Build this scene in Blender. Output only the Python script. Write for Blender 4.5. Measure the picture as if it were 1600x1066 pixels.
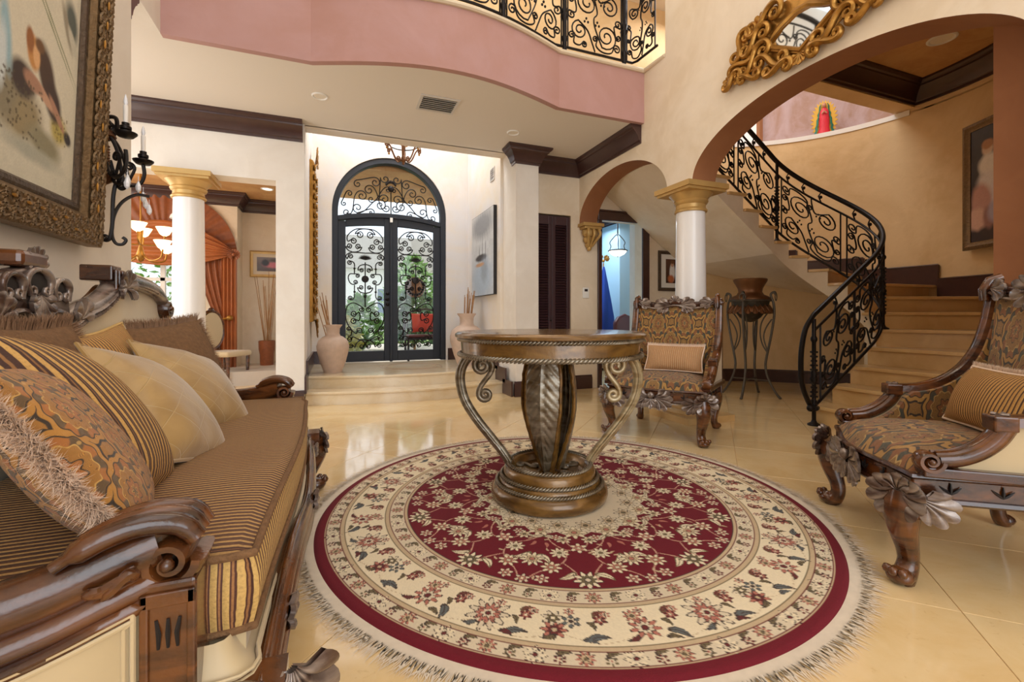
import bpy, bmesh, math, random
import numpy as np
from mathutils import Vector, Matrix, noise
for _o in list(bpy.data.objects): bpy.data.objects.remove(_o)
SC = bpy.context.scene
C = SC.collection
PI = math.pi
rnd = random.Random(7)

def S(r, g, b):
    f = lambda c: (c/255/12.92) if c/255 <= .04045 else ((c/255+.055)/1.055)**2.4
    return (f(r), f(g), f(b), 1.0)

# ------------------------------------------------------------------ camera, sky, daylight, added fill lamps, exposure
YAW = math.radians(21.2)
cd = bpy.data.cameras.new('camera'); cam = bpy.data.objects.new('camera', cd); C.objects.link(cam)
cd.sensor_width = 36; cd.lens = 16.0; cd.shift_y = -38/1600; cd.clip_start = .05
cam.location = (0, 0, 1.0); cam.rotation_euler = (PI/2, 0, -YAW)
SC.camera = cam
SC.view_settings.view_transform = 'Standard'; SC.view_settings.look = 'None'
SC.view_settings.gamma = 1; SC.view_settings.use_curve_mapping = False
SC.view_settings.exposure = -0.08
W = bpy.data.worlds.new('sky'); SC.world = W; W.use_nodes = True
wb = W.node_tree.nodes['Background']; wb.inputs[0].default_value = (.80, .90, 1.0, 1); wb.inputs[1].default_value = 1.7
def area(name, loc, rot, sx, sy, power, col=(1, 1, 1)):
    l = bpy.data.lights.new(name, 'AREA'); l.shape = 'RECTANGLE'; l.size = sx; l.size_y = sy; l.energy = power; l.color = col
    o = bpy.data.objects.new(name, l); o.location = loc; o.rotation_euler = rot; C.objects.link(o); return o
def spot(name, loc, power, ang=110, col=(1, .9, .75), r=.05):
    l = bpy.data.lights.new(name, 'SPOT'); l.energy = power; l.color = col; l.spot_size = math.radians(ang); l.spot_blend = .7; l.shadow_soft_size = r
    o = bpy.data.objects.new(name, l); o.location = loc; C.objects.link(o); return o
def point(name, loc, power, col=(1, .85, .6), r=.06):
    l = bpy.data.lights.new(name, 'POINT'); l.energy = power; l.color = col; l.shadow_soft_size = r
    o = bpy.data.objects.new(name, l); o.location = loc; C.objects.link(o); return o
sl = bpy.data.lights.new('sun', 'SUN'); sl.energy = 3.4; sl.angle = .02; sl.color = (1, .95, .86)
so = bpy.data.objects.new('sun', sl); so.rotation_euler = (math.radians(48), 0, math.radians(200)); C.objects.link(so)
area('daylight_hall_windows', (.95, -3.95, 2.9), (math.radians(90), 0, 0), 3.9, 4.9, 155, (.98, .99, 1))
area('fill_hall_ceiling', (.95, .6, 6.25), (0, 0, 0), 3.2, 5.0, 68, (.98, .99, 1))  # unseen fill added under the closed hall ceiling; no skylight opening exists
area('fill_entry_recess', (.85, 6.6, 4.5), (0, 0, 0), 1.6, 1.0, 55, (.90, .95, 1))  # added overhead fill brightening the entry recess, well above the transom
area('fill_dining_room', (-3.6, 6.9, 2.0), (math.radians(90), 0, math.radians(-90)), 2.0, 2.0, 52, (1, .95, .86))  # warm fill added inside the dining room, clear of its window
area('fill_landing', (5.2, 4.6, 5.4), (0, 0, 0), 2.2, 1.4, 62, (.97, .97, 1))  # unseen fill added over the upper landing
area('fill_gallery', (1.2, 5.0, 6.2), (0, 0, 0), 3.2, .9, 45, (1, .9, .74))  # unseen warm fill added high above the gallery floor
area('fill_office', (4.3, 7.2, 2.7), (0, 0, 0), 1.2, 1.2, 40, (.75, .88, 1))  # cool fill added below the office ceiling; no window there
area('fill_side_hall', (-2.55, 4.5, 1.7), (math.radians(90), 0, math.radians(-90)), 1.4, 2.4, 34, (1, .97, .93))  # unseen fill lamp in the side passage, aimed at the hall; no window built

# ------------------------------------------------------------------ mesh helpers
def V(*a): return Vector(a)
class MB:
    def __init__(s): s.v = []; s.f = []; s.uv = {}; s.mi = []; s.m = 0
    def add(s, vs, fs, uvs=None):
        o = len(s.v); s.v += [tuple(p) for p in vs]
        for i, f in enumerate(fs):
            if uvs is not None: s.uv[len(s.f)] = [uvs[j] for j in f]
            s.f.append(tuple(o+j for j in f)); s.mi.append(s.m)
    def box(s, x0, x1, y0, y1, z0, z1, T=None):
        vs = [V(x, y, z) for z in (z0, z1) for y in (y0, y1) for x in (x0, x1)]
        if T: vs = [T @ p for p in vs]
        s.add(vs, [(0, 2, 3, 1), (4, 5, 7, 6), (0, 1, 5, 4), (2, 6, 7, 3), (0, 4, 6, 2), (1, 3, 7, 5)])
    def tube(s, pts, r, n=8, closed=False, cap=True, ex=1.0, up=None):
        P = [Vector(p) for p in pts]; N = len(P)
        if N < 2: return
        R = r if hasattr(r, '__len__') else [r]*N
        T = []
        for i in range(N):
            a = P[i-1] if (i > 0 or closed) else P[i]; b = P[(i+1) % N] if (i < N-1 or closed) else P[i]
            t = b-a; T.append(t.normalized() if t.length > 1e-9 else V(0, 0, 1))
        if up is None:
            u = T[0].orthogonal().normalized()
        else: u = Vector(up)
        vs = []
        for i in range(N):
            if up is not None: u = Vector(up)
            u = u - T[i]*u.dot(T[i])
            u = u.normalized() if u.length > 1e-6 else T[i].orthogonal().normalized()
            w = T[i].cross(u)
            for k in range(n):
                a = 2*PI*k/n
                vs.append(P[i] + R[i]*(math.cos(a)*u + ex*math.sin(a)*w))
        fs = []
        for i in range(N if closed else N-1):
            j = (i+1) % N
            for k in range(n):
                l = (k+1) % n
                fs.append((i*n+k, i*n+l, j*n+l, j*n+k))
        if cap and not closed:
            fs.append(tuple(range(n-1, -1, -1))); fs.append(tuple((N-1)*n+k for k in range(n)))
        s.add(vs, fs)
    def lathe(s, prof, n=32, c=(0, 0, 0), T=None, sx=1, sy=1):
        vs = []; fs = []; m = len(prof)
        for k in range(n):
            a = 2*PI*k/n
            for (r, z) in prof: vs.append(V(c[0]+r*math.cos(a)*sx, c[1]+r*math.sin(a)*sy, c[2]+z))
        for k in range(n):
            l = (k+1) % n
            for i in range(m-1): fs.append((k*m+i, l*m+i, l*m+i+1, k*m+i+1))
        ringp = abs(prof[0][1]-prof[-1][1]) < 1e-6
        if prof[0][0] > 1e-6 and not ringp: fs.append(tuple(k*m for k in range(n-1, -1, -1)))
        if prof[-1][0] > 1e-6 and not ringp: fs.append(tuple(k*m+m-1 for k in range(n)))
        if T: vs = [T @ p for p in vs]
        s.add(vs, fs)
    def ball(s, c, r, n=12, T=None):
        r = r if hasattr(r, '__len__') else (r, r, r)
        h = n//2
        prof = [(math.sin(PI*i/h), -math.cos(PI*i/h)) for i in range(h+1)]
        vs = []; fs = []; m = h+1
        for k in range(n):
            a = 2*PI*k/n
            for (q, z) in prof:
                p = V(q*math.cos(a)*r[0], q*math.sin(a)*r[1], z*r[2])
                if T: p = T @ p
                vs.append(p+Vector(c))
        for k in range(n):
            l = (k+1) % n
            for i in range(m-1): fs.append((k*m+i, l*m+i, l*m+i+1, k*m+i+1))
        s.add(vs, fs)
    def sweep(s, path, prof, closed=False, cap=True, side=1):
        """profile (out, up) swept along a polyline in plan, mitred; out = left of travel * side"""
        P = [Vector(p) for p in path]; N = len(P); m = len(prof); vs = []; fs = []
        for i in range(N):
            d0 = (P[i]-P[i-1]) if (i > 0 or closed) else None
            d1 = (P[(i+1) % N]-P[i]) if (i < N-1 or closed) else None
            n0 = V(-d0.y, d0.x, 0).normalized() if d0 is not None else None
            n1 = V(-d1.y, d1.x, 0).normalized() if d1 is not None else None
            if n0 is None: nn = n1; k = 1
            elif n1 is None: nn = n0; k = 1
            else:
                nn = (n0+n1).normalized(); k = 1/max(.3, nn.dot(n0))
            for (a, b) in prof: vs.append(P[i] + nn*(a*k*side) + V(0, 0, b))
        for i in range(N if closed else N-1):
            j = (i+1) % N
            for q in range(m):
                l = (q+1) % m
                fs.append((i*m+q, j*m+q, j*m+l, i*m+l))
        if cap and not closed: fs.append(tuple(range(m))); fs.append(tuple((N-1)*m+q for q in range(m-1, -1, -1)))
        s.add(vs, fs)
    def prism(s, poly, fn, d0, d1, edge_mat=None, cap=True):
        """poly: 2D outline; fn(a,b,d) -> point; extruded from d0 to d1"""
        n = len(poly)
        vs = [fn(a, b, d0) for a, b in poly]+[fn(a, b, d1) for a, b in poly]
        o = len(s.v); s.v += [tuple(p) for p in vs]
        if cap:
            s.f.append(tuple(o+i for i in range(n-1, -1, -1))); s.mi.append(s.m)
            s.f.append(tuple(o+n+i for i in range(n))); s.mi.append(s.m)
        for i in range(n):
            j = (i+1) % n
            s.f.append((o+i, o+j, o+n+j, o+n+i)); s.mi.append(edge_mat[i] if edge_mat else s.m)
    def grid(s, fn, nu, nv, cu=False, cv=False, uv=None):
        vs = []; uvs = []
        NU = nu if cu else nu+1; NV = nv if cv else nv+1
        for i in range(NU):
            for j in range(NV):
                p = fn(i/nu, j/nv); vs.append(p)
                if uv: uvs.append(uv(i/nu, j/nv))
        fs = []
        for i in range(nu):
            for j in range(nv):
                a = (i+1) % NU; b = (j+1) % NV
                fs.append((i*NV+j, a*NV+j, a*NV+b, i*NV+b))
        s.add(vs, fs, uvs if uv else None)
    def build(s, name, mat=None, parent=None, smooth=40, bevel=0, T=None, sub=0, seg=2, loc=None):
        me = bpy.data.meshes.new(name)
        vs = s.v if T is None else [tuple(T @ Vector(p)) for p in s.v]
        if loc is not None: vs = [(p[0]-loc[0], p[1]-loc[1], p[2]-loc[2]) for p in vs]
        me.from_pydata(vs, [], s.f)
        mats = mat if isinstance(mat, (list, tuple)) else [mat]
        for m in mats: me.materials.append(m)
        if len(mats) > 1: me.polygons.foreach_set('material_index', s.mi)
        if s.uv:
            L = me.uv_layers.new(name='UVMap'); dat = np.zeros((len(me.loops), 2), 'f')
            for p in me.polygons:
                if p.index in s.uv:
                    for k, li in enumerate(p.loop_indices): dat[li] = s.uv[p.index][k]
            L.data.foreach_set('uv', dat.ravel())
        bm = bmesh.new(); bm.from_mesh(me); bmesh.ops.recalc_face_normals(bm, faces=bm.faces); bm.to_mesh(me); bm.free()
        if smooth:
            me.shade_smooth(); me.set_sharp_from_angle(angle=math.radians(smooth))
        o = bpy.data.objects.new(name, me); C.objects.link(o)
        if parent: o.parent = parent
        if loc is not None: o.location = loc
        if bevel:
            b = o.modifiers.new('bevel', 'BEVEL'); b.width = bevel; b.segments = seg; b.limit_method = 'ANGLE'; b.angle_limit = math.radians(40)
        if sub:
            b = o.modifiers.new('sub', 'SUBSURF'); b.levels = sub; b.render_levels = sub
        return o

def tag(o, label, cat=None, group=None, kind=None):
    if label: o['label'] = label
    if cat: o['category'] = cat
    if group: o['group'] = group
    if kind: o['kind'] = kind
    return o
def thing(name, label, cat, loc=(0, 0, 0), rz=0, group=None):
    o = bpy.data.objects.new(name, None); C.objects.link(o); o.location = loc; o.rotation_euler = (0, 0, rz); o.empty_display_size = .1
    return tag(o, label, cat, group)
def struct(o, label=None):
    o['kind'] = 'structure'
    if label: o['label'] = label
    return o
def dup(root, loc=None, rz=None, label=None, group=None):
    def cp(o, parent):
        c = o.copy(); C.objects.link(c); c.parent = parent
        for ch in o.children: cp(ch, c)
        return c
    r = cp(root, root.parent)
    if loc is not None: r.location = loc
    if rz is not None: r.rotation_euler = (0, 0, rz)
    if label: r['label'] = label
    if group: r['group'] = group
    return r
def lerp(a, b, t): return a+(b-a)*t
def smooth_path(pts, n=8, closed=False):
    P = [Vector(p) for p in pts]; N = len(P); out = []
    rng = range(N if closed else N-1)
    for i in rng:
        p0 = P[i-1] if (i > 0 or closed) else P[i]; p1 = P[i]; p2 = P[(i+1) % N]; p3 = P[(i+2) % N] if (i+2 < N or closed) else p2
        for k in range(n):
            t = k/n
            out.append(.5*((2*p1)+(p2-p0)*t+(2*p0-5*p1+4*p2-p3)*t*t+(3*p1-p0-3*p2+p3)*t**3))
    if not closed: out.append(P[-1])
    return out
# ------------------------------------------------------------------ scroll work in a plane
def spiral(c, r, th, sg, turns, n=None, inner=.16):
    n = n or max(10, int(turns*16)); out = []
    for i in range(n+1):
        t = i/n; a = th - sg*2*PI*turns*(1-t); q = r*(inner+(1-inner)*t)
        out.append((c[0]+q*math.cos(a), c[1]+q*math.sin(a)))
    return out
def rot(v, a): return (v[0]*math.cos(a)-v[1]*math.sin(a), v[0]*math.sin(a)+v[1]*math.cos(a))
def scroll(p, q, side=1, ra=.05, rb=.05, kind='C', ta=1.3, tb=1.3, k=1.0, oa=0, ob=0, n=14):
    """C or S scroll with curls centred on p and q; side = which side of p->q the bar leaves on; oa, ob swing the exits (deg)"""
    d = (q[0]-p[0], q[1]-p[1]); L = math.hypot(*d) or 1e-6; d = (d[0]/L, d[1]/L)
    nn = (-d[1]*side, d[0]*side); sA = -side
    na = rot(nn, math.radians(oa)); tha = math.atan2(na[1], na[0])
    A = spiral(p, ra, tha, sA, ta) if ra else [p]
    if kind == 'C': nb = rot(nn, math.radians(ob)); sB = side
    else: nb = rot((-nn[0], -nn[1]), math.radians(ob)); sB = -side
    B = spiral(q, rb, math.atan2(nb[1], nb[0]), sB, tb) if rb else [q]
    a = A[-1]; b = B[-1]
    tA = (-na[1]*sA, na[0]*sA); tB = (nb[1]*sB, -nb[0]*sB)
    if not ra: tA = na
    if not rb: tB = d
    D = math.hypot(b[0]-a[0], b[1]-a[1])*1.1*k
    mid = []
    for i in range(1, n):
        t = i/n; h00 = 2*t**3-3*t*t+1; h10 = t**3-2*t*t+t; h01 = -2*t**3+3*t*t; h11 = t**3-t*t
        mid.append((h00*a[0]+h10*D*tA[0]+h01*b[0]+h11*D*tB[0], h00*a[1]+h10*D*tA[1]+h01*b[1]+h11*D*tB[1]))
    return A+mid+B[::-1]
def wp(A, rA, sA, Wp, B, rB, sB, n=6, tn=1.35):
    """bar through waypoints with a curl (radius, turning sense) at either end"""
    def end(Cc, r, sg, q):
        if not r: return [Cc]
        th = math.atan2(q[1]-Cc[1], q[0]-Cc[0])-sg*PI/2; return spiral(Cc, r, th, sg, tn)
    a = end(A, rA, sA, Wp[0]); b = end(B, rB, sB, Wp[-1])
    mid = smooth_path([(x, y, 0) for x, y in [a[-1]]+Wp+[b[-1]]], n)
    return a[:-1]+[(q.x, q.y) for q in mid]+b[:-1][::-1]
def mir(pts): return [(-x, y) for x, y in pts]
# ------------------------------------------------------------------ node expressions
class E:
    nt = None
    def __init__(s, x): s.x = x.x if isinstance(x, E) else x
    @staticmethod
    def m(op, *a):
        n = E.nt.nodes.new('ShaderNodeMath'); n.operation = op
        for i, v in enumerate(a):
            v = v.x if isinstance(v, E) else v
            if isinstance(v, (int, float)): n.inputs[i].default_value = v
            else: E.nt.links.new(v, n.inputs[i])
        return E(n.outputs[0])
    def __add__(a, b): return E.m('ADD', a, b)
    __radd__ = __add__
    def __sub__(a, b): return E.m('SUBTRACT', a, b)
    def __rsub__(a, b): return E.m('SUBTRACT', b, a)
    def __mul__(a, b): return E.m('MULTIPLY', a, b)
    __rmul__ = __mul__
    def __truediv__(a, b): return E.m('DIVIDE', a, b)
    def __pow__(a, b): return E.m('POWER', a, b)
def sin_(a): return E.m('SINE', a)
def cos_(a): return E.m('COSINE', a)
def abs_(a): return E.m('ABSOLUTE', a)
def frac_(a): return E.m('FRACT', a)
def floor_(a): return E.m('FLOOR', a)
def step_(a, x): return E.m('GREATER_THAN', x, a)
def sstep(a, b, x):
    n = E.nt.nodes.new('ShaderNodeMapRange'); n.interpolation_type = 'SMOOTHSTEP'
    E.nt.links.new(x.x, n.inputs[0]); n.inputs[1].default_value = a; n.inputs[2].default_value = b; n.inputs[3].default_value = 0; n.inputs[4].default_value = 1
    return E(n.outputs[0])
def mix(f, a, b):
    n = E.nt.nodes.new('ShaderNodeMix'); n.data_type = 'RGBA'
    f = f.x if isinstance(f, E) else f
    if isinstance(f, (int, float)): n.inputs[0].default_value = f
    else: E.nt.links.new(f, n.inputs[0])
    for i, c in ((6, a), (7, b)):
        c = c.x if isinstance(c, E) else c
        if isinstance(c, tuple): n.inputs[i].default_value = c
        else: E.nt.links.new(c, n.inputs[i])
    return E(n.outputs[2])
def coord(kind='Object', scale=(1, 1, 1)):
    n = E.nt.nodes.new('ShaderNodeTexCoord'); mp = E.nt.nodes.new('ShaderNodeMapping'); mp.inputs['Scale'].default_value = scale
    E.nt.links.new(n.outputs[kind], mp.inputs['Vector']); return mp.outputs[0]
def xyz(kind='Object', vec=None):
    v = vec or coord(kind); n = E.nt.nodes.new('ShaderNodeSeparateXYZ'); E.nt.links.new(v, n.inputs[0])
    return E(n.outputs[0]), E(n.outputs[1]), E(n.outputs[2])
def nz(scale, detail=3, vec=None, rough=.5, dist=0):
    n = E.nt.nodes.new('ShaderNodeTexNoise'); n.inputs['Scale'].default_value = scale; n.inputs['Detail'].default_value = detail
    n.inputs['Roughness'].default_value = rough; n.inputs['Distortion'].default_value = dist
    E.nt.links.new(vec or coord('Object'), n.inputs['Vector']); return E(n.outputs['Fac'])
def vor(scale, vec=None, feature='F1'):
    n = E.nt.nodes.new('ShaderNodeTexVoronoi'); n.feature = feature; n.inputs['Scale'].default_value = scale
    E.nt.links.new(vec or coord('Object'), n.inputs['Vector']); return E(n.outputs['Distance'])
def rnd_obj():
    n = E.nt.nodes.new('ShaderNodeObjectInfo'); return E(n.outputs['Random'])
def new_mat(name):
    m = bpy.data.materials.new(name); m.use_nodes = True; E.nt = m.node_tree; return m, m.node_tree.nodes['Principled BSDF']
def setp(b, col=None, rough=None, metal=None, bump=None, bd=.02, bs=.3, coat=0, sheen=0, spec=None):
    L = E.nt.links
    def put(k, v):
        if v is None: return
        if isinstance(v, E): L.new(v.x, b.inputs[k])
        else: b.inputs[k].default_value = v
    put('Base Color', col); put('Roughness', rough); put('Metallic', metal)
    if coat: b.inputs['Coat Weight'].default_value = coat; b.inputs['Coat Roughness'].default_value = .12
    if sheen: b.inputs['Sheen Weight'].default_value = sheen
    if spec is not None: b.inputs['Specular IOR Level'].default_value = spec
    if bump is not None:
        n = E.nt.nodes.new('ShaderNodeBump'); n.inputs['Strength'].default_value = bs; n.inputs['Distance'].default_value = bd
        L.new(bump.x, n.inputs['Height']); L.new(n.outputs[0], b.inputs['Normal'])
def plain(name, col, rough=.5, metal=0, coat=0, var=.12, scale=6, bump=0, bscale=60, bs=.2, sheen=0):
    m, b = new_mat(name)
    d = tuple(c*(1-var) for c in col[:3])+(1,)
    e = tuple(min(1, c*(1+var*.6)) for c in col[:3])+(1,)
    setp(b, mix(nz(scale, 4), d, e), rough, metal, nz(bscale, 3) if bump else None, .01*bump, bs, coat, sheen)
    return m
def emis(name, col, s):
    m, b = new_mat(name); b.inputs['Base Color'].default_value = col; b.inputs['Emission Color'].default_value = col; b.inputs['Emission Strength'].default_value = s; return m
def vcol_mat(name, rough=.8, sheen=0, bump=0, coat=0):
    m, b = new_mat(name); n = E.nt.nodes.new('ShaderNodeVertexColor'); n.layer_name = 'Col'
    E.nt.links.new(n.outputs[0], b.inputs['Base Color'])
    setp(b, None, rough, None, nz(bump, 2) if bump else None, .004, .4, coat, sheen); return m
# ------------------------------------------------------------------ materials
def plaster(name, c1, c2, sc=1.1, bump=.25, rough=.75):
    m, b = new_mat(name)
    f = sstep(.34, .68, nz(sc, 6, rough=.62, dist=.8)); g = sstep(.45, .75, nz(sc*4.3, 4, dist=1.2))
    c = mix(g*.35, mix(f, c1, c2), tuple(min(1, x*1.08) for x in c1[:3])+(1,))
    setp(b, c, rough, None, nz(9, 5, dist=.6), .012, bump); return m
M = {}
M['cream'] = plaster('cream_plaster', S(234, 219, 197), S(222, 203, 175))
M['cream_light'] = plaster('pale_plaster', S(232, 225, 215), S(224, 214, 201), .8)
M['grey_plaster'] = plaster('entry_plaster', S(222, 219, 220), S(230, 216, 196), .7)
M['ceil'] = plain('ceiling_paint', S(228, 219, 207), .8, var=.03, scale=1)
M['mauve'] = plaster('mauve_plaster', S(186, 147, 143), S(179, 135, 124), .6, .1)
M['brown_soffit'] = plaster('brown_soffit', S(157, 104, 66), S(146, 94, 58), 1.0, .15)
M['tan'] = plaster('tan_mottled', S(205, 160, 105), S(190, 140, 88), 3)
M['stairwall'] = plaster('stair_plaster', S(226, 196, 150), S(209, 174, 124), .9)
M['lav'] = plaster('niche_plaster', S(186, 160, 158), S(164, 126, 104), 1.6)
M['blue'] = plain('blue_wall', S(176, 205, 222), .7, var=.04, scale=1)
M['white'] = plain('white_paint', S(238, 235, 230), .5, var=.03)
M['shaft'] = plain('column_pearl', S(236, 232, 228), .3, coat=.3, var=.03)
M['stone'] = plain('stone_trim', S(225, 208, 180), .45, var=.1, scale=8)
def floor_mat(name, a, b_, rough, tint=.16):
    m, b = new_mat(name)
    n = nz(2.2, 8, rough=.65, dist=.5); f = sstep(.35, .7, n); w = sstep(.60, .74, nz(26, 5, rough=.7, dist=.8))
    c = mix(f, a, b_); c = mix(w*.35, c, S(180, 130, 72))
    r = rnd_obj()
    c = mix(r*tint, c, S(214, 172, 112))
    setp(b, c, rough+.04*n, coat=.4); b.inputs['Coat Roughness'].default_value = .06; return m
M['marble'] = floor_mat('honey_marble', S(234, 208, 160), S(223, 190, 134), .09)
M['step'] = floor_mat('step_marble', S(230, 214, 186), S(216, 192, 152), .2)
M['stairstone'] = floor_mat('stair_marble', S(222, 186, 130), S(203, 162, 104), .3)
M['grout'] = plain('grout', S(190, 150, 100), .8)
M['darkwood'] = plain('mahogany_trim', S(66, 40, 36), .35, coat=.3, var=.3, scale=14)
M['louver'] = plain('louver_wood', S(64, 38, 42), .4, coat=.2, var=.25, scale=14)
M['iron'] = plain('black_iron', S(34, 28, 26), .42, .6, var=.3, scale=30, bump=.3)
M['irondoor'] = plain('door_navy_iron', S(24, 30, 42), .55, .0, var=.2)
M['pewter'] = plain('pewter_iron', S(96, 88, 78), .5, .5, var=.35, scale=20, bump=.4)
M['gold'] = plain('antique_gold', S(176, 128, 58), .34, .7, var=.55, scale=18, bump=.4, bs=.3)
M['goldpaint'] = plain('gold_paint', S(202, 164, 100), .38, .35, var=.25, scale=7)
M['bronze'] = plain('bronze', S(124, 82, 50), .38, .55, var=.4, scale=10)
M['frame_dark'] = plain('ornate_frame', S(92, 76, 62), .45, .45, var=.5, scale=34, bump=1.0, bscale=45, bs=.6)
M['gilt_dark'] = plain('worn_gilt_frame', S(120, 96, 66), .45, .5, var=.5, scale=34, bump=1.0, bscale=45, bs=.6)
def carved(name, a, b_, metal=0.0, rough=.23):
    m, b = new_mat(name)
    f = sstep(.3, .7, nz(7, 5, coord('Object', (1, 1, 3)), dist=.7))
    setp(b, mix(f, a, b_), rough, metal, nz(70, 3), .004, .25, .55); return m
M['wood'] = carved('carved_walnut', S(108, 62, 28), S(54, 28, 14))
M['wood2'] = carved('carved_walnut_red', S(80, 44, 28), S(46, 24, 17))
M['silver'] = carved('silvered_carving', S(160, 146, 136), S(82, 60, 50), .4, .27)
M['tablewood'] = carved('antiqued_gold_wood', S(134, 98, 46), S(92, 64, 30), .3, .26)
M['tablemetal'] = carved('antiqued_silver_gold', S(150, 140, 122), S(96, 80, 56), .55, .36)
M['scrollgold'] = carved('pale_gold_scroll', S(196, 180, 144), S(150, 124, 82), .4, .36)
M['satin'] = plain('cream_satin', S(202, 181, 142), .45, var=.08, scale=3, sheen=.3)
def stripe_mat(name, pal, period, axis=0, warp=.004, rough=.75, dots=False):
    m, b = new_mat(name); uv = coord('UV'); u, v, w = xyz(vec=uv)
    if axis == 1: u, v = v, u
    q = frac_((u + (nz(5, 2, uv)-.5)*warp*2)/period)
    c = pal[0][1]
    for t, col in pal[1:]: c = mix(sstep(t-.02, t+.02, q), c, col)
    c = mix(sstep(.4, .8, nz(180, 2, uv))*.3, c, S(60, 36, 24))
    cord = abs_(sin_(u*(PI/period)))
    setp(b, c, rough, None, cord + nz(260, 2, uv)*.4, .006, .5, 0, .03); return m
M['sofa_stripe'] = stripe_mat('sofa_stripe', [(0, S(172, 132, 78)), (.36, S(74, 42, 30)), (.56, S(130, 88, 52)), (.66, S(76, 44, 32)), (.92, S(172, 132, 78))], .017, 1)
M['boxing'] = stripe_mat('boxing_stripe', [(0, S(206, 168, 100)), (.5, S(84, 48, 36)), (.62, S(160, 112, 68)), (.78, S(80, 46, 36)), (.95, S(206, 168, 100))], .020, 0)
M['big_stripe'] = stripe_mat('bold_stripe', [(0, S(196, 152, 84)), (.40, S(62, 34, 24)), (.60, S(140, 96, 52)), (.72, S(66, 38, 28)), (.95, S(196, 152, 84))], .026, 0, .02)
M['thin_stripe'] = stripe_mat('fine_stripe', [(0, S(196, 146, 76)), (.6, S(78, 46, 24)), (.95, S(196, 146, 76))], .0155, 0, .006)
M['pale_stripe'] = stripe_mat('rose_stripe', [(0, S(186, 138, 92)), (.66, S(226, 196, 150)), (.8, S(140, 92, 62)), (.9, S(186, 138, 92))], .017, 0, .004)
def satin_gold(name):
    m, b = new_mat(name); uv = coord('UV'); u, v, w = xyz(vec=uv)
    a = abs_(frac_((u*.8+v)/.13)-.5); d = abs_(frac_((u*.8-v)/.13+.1)-.5)
    ln = E.m('MINIMUM', a, d); k = sstep(.0, .022, ln)
    base = mix(sstep(.3, .7, nz(3.2, 5, uv, dist=1.2)), S(150, 116, 62), S(184, 150, 92))
    c = mix(k*.45+.55, S(192, 166, 110), base)
    setp(b, c, .36, None, k*.5+nz(6, 5, uv, dist=1.5), .01, .35, 0, .4); return m
M['satin_gold'] = satin_gold('gold_satin')
def atan2_(a, b): return E.m('ARCTAN2', a, b)
def damask(name, P=.24, Q=.36, pal=None):
    """brocade in UV metres: rows of scalloped palmettes in ogee frames over a fine paisley ground"""
    m, b = new_mat(name); uv = coord('UV'); u, v, w = xyz(vec=uv)
    u = u + (nz(9, 2, uv)-.5)*.010; v = v + (nz(8, 2, uv)-.5)*.010
    gold, brown, teal, rust, pale, ink = pal or (S(182, 136, 66), S(104, 70, 38), S(74, 72, 58), S(144, 90, 46), S(204, 168, 100), S(50, 36, 26))
    def cell(ou, ov):
        p = abs_(frac_(u/P+ou)-.5)*P; q = (frac_(v/Q+ov)-.5)*Q
        q2 = q*.62 + p*p*1.9
        d = E.m('SQRT', p*p + q2*q2); an = atan2_(q2, p); return p, q, d, an
    p1, q1, d1, a1 = cell(0, 0); p2, q2_, d2, a2 = cell(.5, .5)
    near = step_(d1, d2)            # 1 where first motif is nearer
    d = E.m('MINIMUM', d1, d2)*(1/P); an = a1*near + a2*(1-near)
    fine = vor(70, uv); peb = sin_(fine*95)*.5+.5
    c = mix(sstep(.3, .75, peb), brown, gold); c = mix(sstep(.72, .85, nz(30, 3, uv))*.8, c, teal)
    sc1 = cos_(an*12)*.5+.5; sc2 = cos_(an*7+1)*.5+.5
    r1 = d + sc1*.03; r2 = d + sc2*.045
    def band(x, lo, hi, col, c): return mix(sstep(lo-.006, lo+.006, x)*(1-sstep(hi-.006, hi+.006, x)), c, col)
    c = band(r1, .385, .415, ink, c); c = band(r1, .335, .385, gold, c); c = band(r1, .32, .335, ink, c)
    c = band(r1, .25, .32, mix(sstep(.35, .65, sc2), rust, teal), c); c = band(r1, .238, .25, pale, c)
    c = band(r2, .15, .225, mix(sstep(.4, .7, peb), brown, gold), c); c = band(r2, .135, .15, ink, c); c = band(r2, .07, .135, rust, c); c = band(r2, .055, .07, pale, c); c = band(r2, -1, .055, teal, c)
    fl = sstep(.8, .95, sin_(fine*150)*.5+.5)
    c = mix(fl*.55, c, ink)
    c = mix(sstep(.13, .07, vor(26, uv))*.55, c, pale)
    setp(b, c, .7, None, peb+sc1*.3, .003, .4, 0, .2); return m
M['damask'] = damask('paisley_brocade')
M['damask3'] = damask('golden_paisley', .13, .19, (S(190, 132, 52), S(150, 100, 40), S(104, 78, 44), S(176, 108, 44), S(214, 168, 88), S(52, 38, 24)))
M['damask2'] = damask('paisley_brocade_large', .28, .42)
M['chenille'] = plain('brown_chenille', S(124, 90, 58), .9, var=.5, scale=60, bump=1, bscale=120, bs=.6, sheen=0)
M['fringe'] = plain('pink_beige_fringe', S(236, 212, 190), .9, var=.2, scale=40)
M['fringe_brown'] = plain('brown_fringe', S(150, 116, 88), .9, var=.35, scale=40)
M['rugfringe'] = plain('rug_fringe', S(222, 208, 188), .9, var=.15, scale=30)
M['candle'] = plain('candle_sleeve', S(236, 230, 222), .4, var=.04)
M['crystal'] = plain('crystal', S(236, 236, 240), .08, coat=.6, var=.02)
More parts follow.
